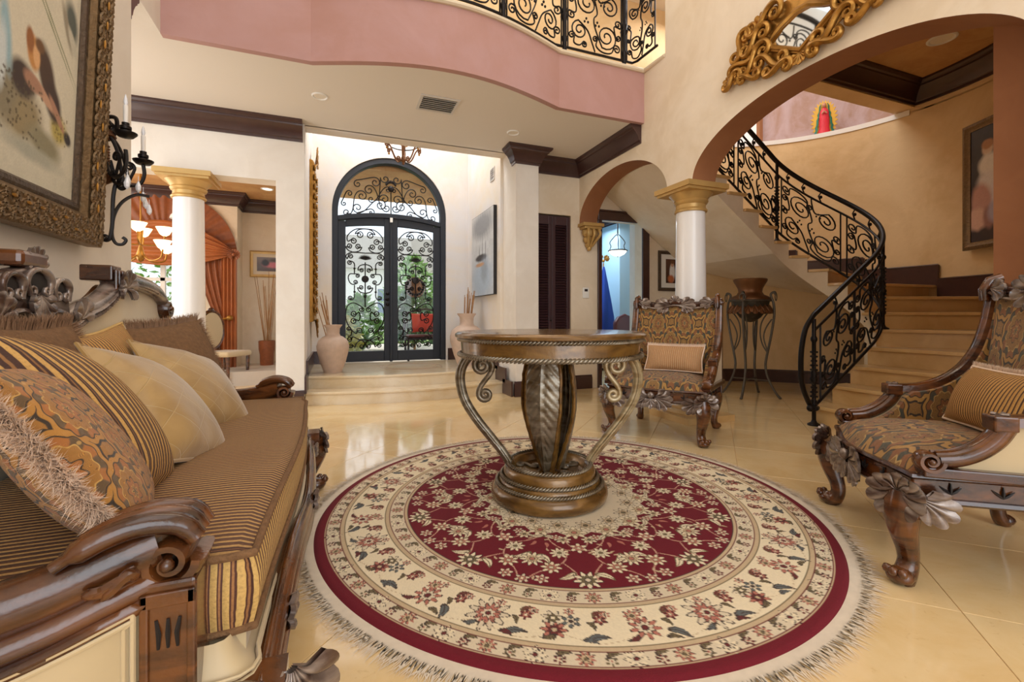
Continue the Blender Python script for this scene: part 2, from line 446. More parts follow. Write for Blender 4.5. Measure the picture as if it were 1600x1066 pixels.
def glass_mat(name, refl=.35, tint=(1, 1, 1, 1)):
    m = bpy.data.materials.new(name); m.use_nodes = True; nt = m.node_tree; nt.nodes.clear(); E.nt = nt
    o = nt.nodes.new('ShaderNodeOutputMaterial'); t = nt.nodes.new('ShaderNodeBsdfTransparent'); g = nt.nodes.new('ShaderNodeBsdfGlossy')
    t.inputs[0].default_value = tint; g.inputs['Roughness'].default_value = .03; fr = nt.nodes.new('ShaderNodeFresnel'); fr.inputs[0].default_value = 1.45
    k = E(fr.outputs[0])*refl; mx = nt.nodes.new('ShaderNodeMixShader')
    nt.links.new(k.x, mx.inputs[0]); nt.links.new(t.outputs[0], mx.inputs[1]); nt.links.new(g.outputs[0], mx.inputs[2]); nt.links.new(mx.outputs[0], o.inputs[0]); return m
M['glass'] = glass_mat('clear_glass', .8)
m_, b_ = new_mat('mirror'); setp(b_, S(235, 232, 225), .03, 1.0); M['mirror'] = m_
M['silk'] = plain('copper_silk', S(172, 98, 48), .42, var=.3, scale=5, sheen=.1)
M['silk_dark'] = plain('copper_brocade', S(146, 80, 40), .5, var=.45, scale=22, sheen=.1)
M['vase'] = plain('stone_vase', S(205, 178, 158), .55, var=.22, scale=16, bump=.6, bscale=30, bs=.5)
M['reed'] = plain('dry_reed', S(170, 124, 78), .7, var=.3, scale=20)
M['leaf'] = plain('garden_leaf', S(98, 150, 44), .5, var=.4, scale=5)
M['leaf2'] = plain('garden_leaf_yellow', S(178, 182, 60), .5, var=.4, scale=5)
M['leaf3'] = plain('garden_leaf_deep', S(56, 104, 40), .5, var=.4, scale=5)
M['grass'] = plain('lawn', S(120, 150, 70), .9, var=.3, scale=8)
M['pave'] = plain('paving', S(205, 195, 182), .8, var=.08)
M['red'] = plain('coral_cloth', S(214, 74, 58), .8, var=.1)
M['flag'] = plain('flag_blue', S(26, 66, 160), .6, var=.2, scale=3)
M['lamp'] = emis('lamp_glass', (1, .78, .45, 1), 3.0)
M['lamp_cool'] = emis('bowl_lamp_glass', (1, .93, .8, 1), 3.2)
M['spot_lens'] = emis('spot_lens', (1, .92, .8, 1), 2.2)
M['lens_off'] = plain('lamp_lens_off', S(235, 226, 210), .4, var=.03)
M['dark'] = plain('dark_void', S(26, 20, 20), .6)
M['maroon'] = plain('maroon_leather', S(88, 30, 34), .4, coat=.2)
M['vent'] = plain('vent_metal', S(214, 208, 200), .5, var=.04)
M['plastic'] = plain('white_plastic', S(236, 234, 228), .4, var=.02)
# ------------------------------------------------------------------ the setting
XL, XA, XB = -1.22, 3.15, 3.43        # left wall face, arch wall faces
YB, ZC, ZF, ZT = 5.54, 3.12, 3.66, 6.4
CX, CY, RI, RO = 4.95, 3.47, .52, 2.07  # stair turn
def arc2(cx, cy, rx, ry, a0, a1, n): return [(cx+rx*math.cos(math.radians(lerp(a0, a1, i/n))), cy+ry*math.sin(math.radians(lerp(a0, a1, i/n)))) for i in range(n+1)]
XZ = lambda a, b, d: (a, d, b)
YZ = lambda a, b, d: (d, a, b)
XY = lambda a, b, d: (a, b, d)
# floor: a bed with polished tiles laid on the diagonal
mb = MB(); mb.box(-8, 9, -4.3, 9, -.12, -.004); fl = struct(mb.build('floor', M['grout'], smooth=0), 'polished honey marble tiled floor')
T = .62; tm = MB(); h = T/2-.0011; tm.box(-h, h, -h, h, -.02, 0)
t0 = tm.build('tile', M['marble'], fl, smooth=0, bevel=.0012, seg=1); first = True
c45 = math.sqrt(.5); cnt = 0
for i in range(-14, 15):
    for j in range(-14, 15):
        x = (i-j)*T*c45+1.1; y = (i+j)*T*c45+2.2
        if x < -3.2 or x > 7.4 or y < -1.4 or y > 8.6: continue
        if x < -1.3 and y < 3.4: continue
        if x > 3.6 and y < 1.2: continue
        if math.hypot(x-CX, y-CY) > 2.5 and x > CX: continue
        if cnt >= 299: continue
        o = t0 if first else t0.copy()
        if not first: C.objects.link(o); o.parent = fl
        first = False; o.location = (x, y, 0); o.rotation_euler = (0, 0, PI/4+PI/2*rnd.randint(0, 3)); cnt += 1

def baseboard(name, path, side=1, hgt=.19):
    b = MB(); b.sweep([(x, y, 0) for x, y in path], [(0, 0), (.022, 0), (.022, hgt-.035), (.014, hgt-.025), (.012, hgt), (0, hgt)], side=side)
    return struct(b.build(name, M['darkwood'], smooth=0))
CROWN = [(0, 0), (0, -.205), (.016, -.205), (.018, -.18), (.03, -.172), (.045, -.13), (.075, -.085), (.105, -.06), (.108, -.045), (.125, -.038), (.14, -.02), (.14, 0)]
def crown(name, path, z, side=1, prof=CROWN, m='darkwood'):
    b = MB(); b.sweep([(x, y, z) for x, y in path], prof, side=side); return struct(b.build(name, M[m], smooth=25))

# left wall and its lintel
mb = MB(); mb.prism([(-4.2, 0), (3.6, 0), (3.6, ZC), (4.12, ZC), (4.12, ZT), (-4.2, ZT)], YZ, XL-.2, XL)
struct(mb.build('wall_left', M['cream_light'], smooth=0), 'pale plaster wall behind the sofa')
# arch wall (right side of hall) with two arches
big = arc2(2.25, 2.28, 1.15, .51, 180, 0, 40)     # from right... built left->right in Y
bigp = [(2.25-1.15*math.cos(PI*i/48), 2.28+.51*math.sin(PI*i/48)) for i in range(49)]
smp = [(4.645-.895*math.cos(PI*i/40), 2.28+.53*math.sin(PI*i/40)) for i in range(41)]
out = [(-4.2, 0), (1.10, 0)] + bigp + smp + [(YB, ZF), (3.78, ZF), (3.78, ZT), (-4.2, ZT)]
em = []
for i in range(len(out)):
    a = out[i]; b2 = out[(i+1) % len(out)]
    em.append(1 if (1 <= i < 2+len(bigp)+len(smp)-1) else 0)
mb = MB(); mb.prism(out, YZ, XA, XB, em)
struct(mb.build('wall_right', [M['cream'], M['brown_soffit']], smooth=30), 'cream plaster wall with a large and a small arch')
# back wall: one outline in X-Z with dining opening, office doorway; thickness 5.54..5.74
def recess(x0, x1, z): return [(x0, 0), (x0, z), (x1, z), (x1, 0)]
mb = MB()
mb.prism([(-5.2, 0)]+recess(-2.5, -.60, 2.47)+[(-.32, 0), (-.32, ZT), (-5.2, ZT)], XZ, YB-.04, YB+.2)
struct(mb.build('wall_dining_side', M['cream_light'], smooth=0), 'cream header and white pier framing the dining room opening')
mb = MB()
mb.prism([(2.41, 0)]+recess(2.46, 3.017, 2.387)+recess(3.455, 4.217, 2.39)+[(CX+.02, 0), (CX+.02, ZF), (2.41, ZF)], XZ, YB, YB+.2)
struct(mb.build('wall_back', M['cream'], smooth=0), 'mottled cream wall holding the closet and office doorways')
mb = MB(); mb.box(2.10, 2.41, 5.28, YB+.2, 0, 4.6); struct(mb.build('wall_pier', M['cream_light'], smooth=0), 'pale pier at the right of the entry steps')
# entry recess
mb = MB(); mb.box(-.52, -.32, YB+.2, 7.45, 0, 4.6); struct(mb.build('wall_entry_left', M['grey_plaster'], smooth=0))
mb = MB(); mb.box(2.06, 2.41, YB+.2, 7.45, 0, 4.6); struct(mb.build('wall_entry_right', M['grey_plaster'], smooth=0))
DX0, DX1, DC = -.05, 1.69, .82; DR = .87; DZ0 = .294; DSP = 2.62
ar = [(DC-DR*math.cos(PI*i/40), DSP+DR*math.sin(PI*i/40)) for i in range(41)]
mb = MB(); mb.prism([(-.52, 0), (DX0, 0)]+ar+[(DX1, 0), (2.41, 0), (2.41, 4.6), (-.52, 4.6)], XZ, 7.35, 7.55)
struct(mb.build('wall_entry_back', M['grey_plaster'], smooth=30), 'pale plaster wall around the arched front door')
mb = MB(); mb.box(-.52, 2.41, YB+.2, 7.55, 4.6, 4.7); struct(mb.build('ceiling_entry', M['ceil'], smooth=0))
mb = MB(); mb.box(-.32, 2.10, YB-.02, YB+.2, ZC, 4.7); struct(mb.build('wall_entry_header', M['grey_plaster'], smooth=0))
# gallery slab: cream underside, mauve front, stone edge
bul = [(-.19+(2.11+.19)*i/24, 4.12-.30*math.sin(PI*i/24)) for i in range(25)]
edge = [(XL, 4.12)]+bul+[(XA, 4.12)]
edi = [(x, y+.03) for x, y in edge]
mb = MB(); mb.prism(edi+[(XA, YB), (XL, YB)], XY, ZC, ZC+.03)
mb.box(-5.2, XL-.2, 3.58, YB, ZC, ZC+.03); mb.box(XL-.2, XL, 4.12, YB, ZC, ZC+.03)
struct(mb.build('ceiling', M['ceil'], smooth=0), 'cream ceiling under the curved gallery')
fas = MB(); fas.sweep([(x, y, ZC) for x, y in edge], [(0, -.002), (.06, -.002), (.06, ZF-ZC), (0, ZF-ZC)])
struct(fas.build('wall_gallery_front', M['mauve'], smooth=20), 'mauve curved gallery front')
mb = MB(); mb.prism(edi+[(XA, YB), (XL, YB)], XY, ZF-.02, ZF); struct(mb.build('floor_gallery', M['stone'], smooth=0))
cap = MB(); cap.sweep([(x, y, ZF) for x, y in edge]+[(XA+.02, 3.79, ZF)], [(.12, 0), (-.02, 0), (-.035, .012), (-.035, .03), (-.02, .045), (.12, .045)])
struct(cap.build('trim_1', M['stone'], smooth=20), 'pale stone edge along the gallery floor')
mb = MB(); mb.box(XL-.2, 5.2, YB+.02, YB+.22, ZF, ZT); struct(mb.build('wall_gallery_back', M['stairwall'], smooth=0))
# hall shell above and behind the camera
mb = MB(); mb.box(XL-.2, XB, -4.2, YB+.2, ZT, ZT+.1); struct(mb.build('ceiling_hall', M['ceil'], smooth=0))
mb = MB(); mb.prism([(XL, 0), (-.95, 0), (-.95, 5.3), (2.9, 5.3), (2.9, 0), (XA, 0), (XA, ZT), (XL, ZT)], XZ, -4.2, -4.0); struct(mb.build('wall_front', M['cream'], smooth=0))
# crowns
crown('trim_2', [(-5.1, YB-.04), (-.335, YB-.04)], ZC, side=-1)
crown('trim_3', [(2.10, 5.40), (2.10, 5.28), (2.41, 5.28), (2.41, YB), (XA, YB), (XA, 4.17)], ZC, side=-1)
crown('trim_4', [(XL-.002, 3.6), (XL-.2, 3.6)], ZC, side=-1)
# baseboards
baseboard('baseboard_left', [(XL, -4), (XL, 3.6)], -1)
baseboard('baseboard_pier_left', [(-.60, YB-.04), (-.32, YB-.04)], -1)
baseboard('baseboard_pier_right', [(2.10, 5.3), (2.10, 5.28), (2.41, 5.28), (2.41, YB)], -1)
baseboard('baseboard_closet', [(3.03, YB), (3.345, YB)], -1)
baseboard('baseboard_right', [(XA, 1.1), (XA, -4)], -1)
curve_pts = [(CX+RO*math.cos(math.radians(a)), CY+RO*math.sin(math.radians(a))) for a in range(90, 9, -4)]
baseboard('baseboard_back', [(4.33, YB)]+curve_pts, -1)
# side passage towards the dining room
mb = MB(); mb.box(-5.3, -5.2, 3.4, YB, 0, ZC); struct(mb.build('wall_side_hall', M['cream'], smooth=0))
# ---- column between the arches and the one before the dining room
def column(x, y, ztop, label, r=.15, plinth=True):
    t = thing('column', label, 'column', (x, y, 0), 0)
    hb = .30
    b = MB(); b.lathe([(r*1.02, .12), (r*1.0, ztop*.3), (r*.9, ztop-hb+.06)], 40); b.build('shaft', M['shaft'], t)
    b = MB(); z = ztop-hb; q = r*.9
    b.lathe([(q, z+.045), (q+.018, z+.05), (q+.022, z+.065), (q+.006, z+.085), (q+.004, z+.12), (q+.02, z+.13), (q+.03, z+.15), (q+.02, z+.165), (q+.045, z+.20), (q+.07, z+.225)], 40)
    w = q+.09; b.box(-w, w, -w, w, z+.225, z+.25); w += .02; b.box(-w, w, -w, w, z+.25, ztop)
    b.build('capital', M['goldpaint'], t, smooth=35)
    b = MB(); b.lathe([(r+.09, .055), (r+.1, .075), (r+.085, .1), (r+.04, .11), (r+.045, .13), (r+.02, .15), (r, .155)], 40)
    w = r+.13; b.box(-w, w, -w, w, 0, .06); b.build('base', M['stairstone'], t, smooth=35)
    return t
column(3.29, 3.575, 2.28, 'white column with gold capital between the two arches')
column(-1.42, YB+.08, 2.47, 'white column with gold capital in the dining room opening')
# ---- corbel under the small arch
mb = MB(); mb.box(3.12, 3.44, 5.36, YB-.002, 2.235, 2.279); mb.box(3.15, 3.41, 5.38, YB-.002, 2.2, 2.235)
for k, (w, z0, z1, y) in enumerate([(.12, 2.10, 2.20, 5.40), (.095, 2.02, 2.10, 5.43), (.06, 1.96, 2.02, 5.46)]):
    mb.lathe([(w*.75, z0), (w, z0+.03), (w, z1-.02), (w*.9, z1)], 16, (3.28, (y+YB-.002)/2, 0), sy=(YB-.004-y)/2/w)
mb.ball((3.28, YB-.045, 1.95), (.035, .035, .04), 10)
for k in (-1, 0, 1): mb.tube(smooth_path([(3.28+k*.08, 5.38, 2.2), (3.28+k*.09, 5.36, 2.12), (3.28+k*.05, 5.43, 2.03), (3.28+k*.02, 5.48, 1.96)], 5), [.022]*14+[.012, .01], 6)
tag(mb.build('corbel', M['goldpaint'], smooth=40, bevel=.004), 'carved gold corbel carrying the small arch', 'corbel')
# ------------------------------------------------------------------ curved staircase
RISE = ZF/21
def spt(t, rad):
    """plan point at step parameter t; rad measured from the turn's centre"""
    if t <= 4: return V(CX-.26*(4-t), CY-rad, 0)
    if t <= 12:
        a = math.radians(-90+22.5*(t-4)); return V(CX+rad*math.cos(a), CY+rad*math.sin(a), 0)
    return V(CX-.25*(t-12), CY+rad, 0)
st = thing('staircase', 'curved marble staircase rising behind the large arch', 'staircase', (0, 0, 0))
NST = 17
riser_b = []
for k in range(1, NST+1):
    zt = RISE*k; sub = 6
    ts0 = k-.11; ts1 = k+1
    if k >= 12: ts0 = k-.12
    inner = RI-.035; outer = RO-.004
    def rowi(t0, t1, r, n=sub): return [spt(lerp(t0, t1, i/n), r) for i in range(n+1)]
    a = rowi(ts0, ts1-.02, inner); b = rowi(ts0, ts1-.02, outer)
    vs = []; fs = []
    poly = a+b[::-1]
    m = MB(); m.prism([(p.x, p.y) for p in poly], XY, zt-.032, zt)
    m.build('tread', M['stairstone'], st, smooth=0, bevel=.006)
    # body: riser face + inner cheek, closed by the soffit
    m = MB()
    z0 = 0 if k <= 7 else None
    f = lambda t: max(0, RISE*(t-1)-.17) if True else 0
    n = 6; V0 = []; rr = (RI, RO-.006)
    vs = []
    for i in range(n+1):
        t = lerp(k, k+1, i/n)
        zb = f(t+.1) if k > 6 else 0.0
        for r in rr:
            p = spt(t, r); vs.append((p.x, p.y, zb)); vs.append((p.x, p.y, zt-.032))
    fs = []
    for i in range(n):
        o = i*4; q = o+4
        fs += [(o, o+1, q+1, q), (o+2, q+2, q+3, o+3), (o+1, o+3, q+3, q+1), (o, q, q+2, o+2)]
    fs += [(0, 2, 3, 1), (n*4, n*4+1, n*4+3, n*4+2)]
    fm = [0]*len(fs); fm[-2] = 1
    m.add(vs, fs); m.mi = fm
    m.build('step_body', [M['cream'], M['stairstone']], st, smooth=20)
# stepped skirting on the outer wall
for k in range(1, NST+1):
    zt = RISE*k; n = 5; m = MB(); vs = []; fs = []
    for i in range(n+1):
        t = lerp(k-.12, k+1-.12, i/n)
        for r in (RO-.03, RO-.002):
            p = spt(t, r)
            for z in (zt-.01, zt+RISE+.07): vs.append((p.x, p.y, z))
    for i in range(n):
        o = i*4; q = o+4
        fs += [(o, o+1, q+1, q), (o+2, q+2, q+3, o+3), (o+1, o+3, q+3, q+1), (o, q, q+2, o+2)]
    fs += [(0, 2, 3, 1), (n*4, n*4+1, n*4+3, n*4+2)]
    m.add(vs, fs); m.build('skirting', M['darkwood'], st, smooth=20)
    m = MB(); P = [spt(lerp(k-.13, k+.87, i/n), RO-.02) for i in range(n+1)]
    m.tube([(p.x, p.y, zt+RISE+.075) for p in P]+[(P[-1].x, P[-1].y, zt+2*RISE+.075)], .016, 6)
    m.build('skirting_cap', M['darkwood'], st)
# outer wall
mb = MB(); pts = []
for i in range(61):
    t = lerp(-1.86, 12, i/60) if i < 1 else lerp(4, 12, (i-1)/59)
    pts.append(t)
inn = [V(XB+.1, CY-RO, 0)]+[spt(t, RO) for t in pts[1:]]
outw = [V(XB+.1, CY-RO-.25, 0)]+[spt(t, RO+.2) for t in pts[1:]]
poly = [(p.x, p.y) for p in inn]+[(p.x, p.y) for p in outw[::-1]]
e_m = [0]*len(poly); e_m[-1] = 1
mb.prism(poly, XY, 0, ZF+.02, e_m); struct(mb.build('wall_stair', [M['stairwall'], M['brown_soffit']], smooth=30), 'curved warm plaster wall around the stairs')
mb = MB(); mb.box(XB+.002, XB+.1, 1.10, CY-RO, 0, 4.1); struct(mb.build('wall_stair_end', M['brown_soffit'], smooth=0), 'brown painted wall end beside the large arch')
# lowered ceiling over the first flight with its crown, and the landing beyond
yc = 3.62; zc2 = 4.0
cw = [spt(t, RO) for t in np.linspace(4, 12, 40) if spt(t, RO).y < yc+.1]
mb = MB(); mb.prism([(XB, CY-RO)]+[(p.x, p.y) for p in cw]+[(XB, cw[-1].y)], XY, zc2, zc2+.05); struct(mb.build('ceiling_stair', M['tan'], smooth=0), 'mottled tan ceiling over the stair foot')
mb = MB(); mb.box(XB, cw[-1].x+.05, yc, yc+.22, ZF+.06, 4.9); struct(mb.build('wall_stair_header', M['stairwall'], smooth=0))
mb = MB(); up = [(p.x, p.y) for p in inn if p.y < yc+.15]
mb.prism(up+[(p.x, p.y) for p in outw if p.y < yc+.15][::-1], XY, ZF+.0, 4.1); struct(mb.build('wall_stair_upper', M['stairwall'], smooth=30))
BIGC = [(a*1.15, b*1.3) for a, b in CROWN]
pth = [(XB, yc)]+[(cw[-1].x-.02, yc)]
cr = [(XB+.02, CY-RO)]+[(p.x, p.y) for p in cw if p.y < yc-.02]+[(cw[-1].x-.0, yc), (XB, yc)]
crown('trim_5', cr, zc2, 1, BIGC)
# landing ledge, back wall with niche
mb = MB(); lp = [spt(t, RO-.012) for t in np.linspace(8.25, 12, 24)]; lq = [spt(t, RO+.75) for t in np.linspace(8.25, 12, 24)]
mb.prism([(p.x, p.y) for p in lp]+[(p.x, p.y) for p in lq[::-1]], XY, ZF-.02, ZF+.045); struct(mb.build('floor_landing', M['white'], smooth=20))
mb = MB(); lp = [spt(t, RO+.7) for t in np.linspace(6, 12, 24)]; lq = [spt(t, RO+.85) for t in np.linspace(6, 12, 24)]
mb.prism([(p.x, p.y) for p in lp]+[(XB, lp[-1].y), (XB, lq[-1].y)]+[(p.x, p.y) for p in lq[::-1]], XY, ZF, 5.6); struct(mb.build('wall_landing', M['lav'], smooth=30), 'mottled lilac wall behind the small statue')
mb = MB(); mb.box(XB, 8.2, yc, 7.0, 5.6, 5.7); struct(mb.build('ceiling_landing', M['ceil'], smooth=0))
a0, a1 = 10.35, 12
mb = MB(); lp = [spt(t, RO+.6) for t in np.linspace(a0, a1, 10)]; lq = [spt(t, RO+.69) for t in np.linspace(a0, a1, 10)]
mb.prism([(p.x, p.y) for p in lp]+[(XB, lp[-1].y), (XB, lq[-1].y)]+[(p.x, p.y) for p in lq[::-1]], XY, ZF+.03, 5.6); struct(mb.build('wall_landing_left', M['white'], smooth=30))
mb = MB(); p = spt(a0-.03, RO+.60); q = spt(a0-.03, RO+.69); mb.tube([(p.x, p.y, ZF+.03), (p.x, p.y, 5.6)], .05, 4); struct(mb.build('trim_6', M['brown_soffit'], smooth=0))

# ------------------------------------------------------------------ wrought iron: stair railing
def leafspray(mb, p, s, n3):
    """three small leaves around p in the plane given by map n3"""
    for a in (90, 210, 330):
        q = (p[0]+s*math.cos(math.radians(a)), p[1]+s*math.sin(math.radians(a)))
        mb.ball(n3(q[0], q[1]), (s*.55, s*.4, s*.6), 8)
def panel(mb, m3, w, h, r, leaves=True):
    """fills a w x h panel (u 0..w, v 0..h) with C and S scrolls"""
    X = lambda a: a*w; Y = lambda a: a*h; R = min(w, h)
    Q = lambda a, b: (X(a), Y(b))
    L = [wp(Q(.29, .27), R*.20, 1, [Q(.50, .36), Q(.52, .50), Q(.46, .60)], Q(.64, .70), R*.20, 1, tn=1.9),
         wp(Q(.5, .0), 0, 1, [Q(.56, .14), Q(.64, .30)], Q(.78, .28), R*.15, 1, tn=1.7),
         wp(Q(.47, .99), 0, 1, [Q(.46, .88), Q(.40, .76)], Q(.24, .72), R*.16, -1, tn=1.7),
         wp(Q(.10, .12), R*.07, -1, [Q(.20, .05), Q(.36, .03), Q(.48, .10)], Q(.50, .20), R*.05, 1),
         wp(Q(.90, .86), R*.08, -1, [Q(.82, .94), Q(.66, .96), Q(.54, .90)], Q(.50, .82), R*.05, 1),
         wp(Q(.92, .48), R*.07, 1, [Q(.86, .52), Q(.84, .60)], Q(.92, .70), R*.06, 1),
         wp(Q(.08, .50), R*.07, 1, [Q(.14, .46), Q(.14, .38)], Q(.07, .30), R*.05, 1),
         wp(Q(.70, .08), R*.05, -1, [Q(.78, .06), Q(.88, .08)], Q(.92, .18), R*.06, 1)]
    for uu in (.012, .988): mb.tube([m3(X(uu), 0), m3(X(uu), h*.5), m3(X(uu), h)], r, 5)
    for c in L: mb.tube([m3(max(.01*w, min(.99*w, a)), max(.01, min(h*.99, b))) for a, b in c], r, 5)
    if leaves:
        for q in ((.46, .42), (.36, .74), (.66, .44)): leafspray(mb, (X(q[0]), Y(q[1])), R*.035, m3)
class Rail:
    """plan path with heights, arc-length parameter"""
    def __init__(s, pts):
        s.p = [Vector(q) for q in pts]; s.d = [0]
        for i in range(1, len(s.p)): s.d.append(s.d[-1]+math.hypot(s.p[i].x-s.p[i-1].x, s.p[i].y-s.p[i-1].y))
        s.L = s.d[-1]
    def at(s, u):
        u = max(0, min(s.L, u))
        i = int(np.searchsorted(s.d, u)); i = max(1, min(len(s.p)-1, i))
        k = (u-s.d[i-1])/max(1e-9, s.d[i]-s.d[i-1]); return s.p[i-1].lerp(s.p[i], k)
def newel(name, p, z0, z1, parent, ornate=True, r=.018):
    b = MB(); h = z1-z0
    pr = [(r, 0), (r, h*.16), (r*1.5, h*.18), (r*1.5, h*.2), (r, h*.22), (r, h*.38), (r*1.3, h*.4), (r*1.9, h*.43), (r*1.3, h*.46), (r*1.6, h*.49), (r*1.0, h*.52), (r, h*.78), (r*1.6, h*.8), (r*1.6, h*.82), (r, h*.84), (r, h)]
    b.lathe(pr, 10, (p.x, p.y, z0))
    if ornate:
        n = 12
        for i in range(n):
            z = z0+h*(.23+.5*i/n)
            for a in range(4):
                an = a*PI/2+i*.5; b.ball((p.x+r*1.25*math.cos(an), p.y+r*1.25*math.sin(an), z), r*.62, 6)
    b.lathe([(r*3.0, 0), (r*3.0, .012), (r*1.4, .03), (r, .05)], 14, (p.x, p.y, z0))
    return b.build(name, M['iron'], parent, smooth=50)
sr = thing('stair_railing', 'black wrought iron scroll railing curling up the stairs', 'railing', (0, 0, 0))
RR = RI+.05
ts = [0.75+i*.05 for i in range(int((17.9-.75)/.05)+1)]
path = []
for t in ts:
    p = spt(t, RR); path.append(V(p.x, p.y, RISE*max(0, t-.35)))
rl = Rail(path)
lows = Rail([(p.x, p.y, p.z) for p in path])
b = MB(); b.tube([q+V(0, 0, .10) for q in path], .014, 6); b.build('bottom_bar', M['iron'], sr)
b = MB(); b.tube([q+V(0, 0, .80) for q in path], .012, 6); b.build('top_bar', M['iron'], sr)
hp = [q+V(0, 0, .95) for q in path]
p0 = path[0]
volute = smooth_path([p0+V(-.04, 0, .10), p0+V(-.15, .0, .30), p0+V(-.17, 0, .56), p0+V(-.12, 0, .80), p0+V(-.02, 0, .93)], 6)
b = MB(); b.tube(volute+hp, .028, 10, ex=.8); b.tube([p0+V(-.04, 0, .10), p0+V(-.02, -.05, .10), p0+V(-.07, -.07, .10)], .02, 8); b.ball(p0+V(-.09, -.03, .10), .032, 10); b.build('handrail', M['iron'], sr)
def uof(t): return float(np.interp(t, ts, rl.d))
posts = [0.75, 5.15, 11.55, 17.2]
newel('newel_post', path[0], 0, .98, sr)
for t in posts[1:]:
    p = rl.at(uof(t)); newel('newel_post', p, RISE*math.floor(t) if t < 12 else RISE*math.floor(t), p.z+.94, sr)
cuts = [0.95, 5.0, 8.3, 11.4, 14.2, 17.1]
for i in range(len(cuts)-1):
    u0, u1 = uof(cuts[i])+.03, uof(cuts[i+1])-.02; w = u1-u0
    b = MB(); m3 = lambda u, v, u0=u0: (lambda q: (q.x, q.y, q.z+.115+v))(rl.at(u0+u))
    nsub = max(1, round(w/.62)); ws = w/nsub
    for k in range(nsub):
        f = (lambda u, v, k=k: m3(k*ws+u, v)) if k % 2 == 0 else (lambda u, v, k=k: m3(k*ws+ws-u, v))
        panel(b, f, ws, .68, .0088)
        if k: b.tube([m3(k*ws, 0), m3(k*ws, .68)], .008, 5)
    for uu in np.linspace(.2, w-.1, 3): b.tube([m3(uu, .685), m3(uu+.03, .75), m3(uu, .82)], .008, 5); b.ball(m3(uu+.01, .75), .022, 8)
    b.build('scroll_panel', M['iron'], sr)
# ---- gallery railing
gr = thing('gallery_railing', 'black wrought iron scroll railing along the gallery edge above', 'railing', (0, 0, 0))
gp = [(x, y+.09) for x, y in edge]; gp[-1] = (3.06, 4.21); gp[0] = (XL+.02, 4.21)
gpath = [V(x, y, ZF+.045) for x, y in gp]+[V(3.085, 4.16, ZF+.045), V(3.10, 3.84, ZF+.045)]
grl = Rail(gpath)
b = MB(); b.tube([q+V(0, 0, .10) for q in gpath], .014, 6, ex=1); b.build('bottom_bar', M['iron'], gr)
b = MB(); b.tube([q+V(0, 0, .85) for q in gpath], .012, 6); b.build('top_bar', M['iron'], gr)
b = MB(); b.tube([q+V(0, 0, .98) for q in gpath], .028, 8); b.build('handrail', M['iron'], gr)
def ux(x): return min(range(400), key=lambda i: abs(grl.at(grl.L*i/400).x-x) if i < 360 else 9)*grl.L/400
pu = [ux(-1.1), ux(-.2), ux(.62), ux(1.45), ux(2.22), ux(3.06)]
for u in pu:
    p = grl.at(u); newel('rail_post', p, p.z, p.z+.97, gr, ornate=False, r=.024)
pu.append(grl.L)
for i in range(len(pu)-1):
    u0, u1 = pu[i]+.03, pu[i+1]-.03; w = u1-u0; b = MB()
    m3 = lambda u, v, u0=u0: (lambda q: (q.x, q.y, q.z+.115+v))(grl.at(u0+u))
    panel(b, m3 if i % 2 else (lambda u, v: m3(w-u, v)), w, .72, .0085)
    b.build('scroll_panel', M['iron'], gr)
# ------------------------------------------------------------------ entry steps and platform
es = thing('entry_steps', 'two shallow bowed marble steps up to the front door', 'steps', (.89, 5.6, 0))
L0, L1 = -.315-.89, 2.055-.89
def bow(y, b): return [(lerp(L0, L1, i/20), y-b*math.sin(PI*i/20)) for i in range(21)]
for k, (y, b, zt) in enumerate([(0, .20, .147), (.27, .19, .294)]):
    m = MB(); m.prism(bow(y+.02, b)+[(L1, 1.74), (L0, 1.74)], XY, 0 if k == 0 else .147, zt-.03); m.build('riser', M['step'], es, smooth=25)
    m = MB(); m.prism(bow(y, b)+[(L1, .60 if k == 0 else 1.74), (L0, .60 if k == 0 else 1.74)], XY, zt-.03, zt); m.build('tread', M['step'], es, smooth=0, bevel=.008)
m = MB()
m.lathe([(.43, 0), (.43, .0022), (.415, .0022), (.415, 0)], 48, (.12, .98, .294)); m.lathe([(.36, 0), (.36, .0022), (.353, .0022), (.353, 0)], 48, (.12, .98, .294))
m.build('inlay', plain('inlay_stone', S(150, 118, 92), .5), es)
# stepped baseboards of the recess
m = MB(); m.sweep([(2.06, 5.28, 0), (2.06, 5.6, 0)], [(0, 0), (.022, 0), (.022, .19), (0, .19)]); m.sweep([(2.06, 5.5, .147), (2.06, 5.9, .147)], [(0, 0), (.022, 0), (.022, .19), (0, .19)]); m.sweep([(2.06, 5.8, .294), (2.06, 7.35, .294), (1.72, 7.35, .294)], [(0, 0), (.022, 0), (.022, .19), (0, .19)])
m.sweep([(-.08, 7.35, .294), (-.32, 7.35, .294), (-.32, 5.8, .294)], [(0, 0), (.022, 0), (.022, .19), (0, .19)]); m.sweep([(-.32, 5.9, .147), (-.32, 5.5, .147)], [(0, 0), (.022, 0), (.022, .19), (0, .19)])
struct(m.build('baseboard_entry', M['darkwood'], smooth=0))
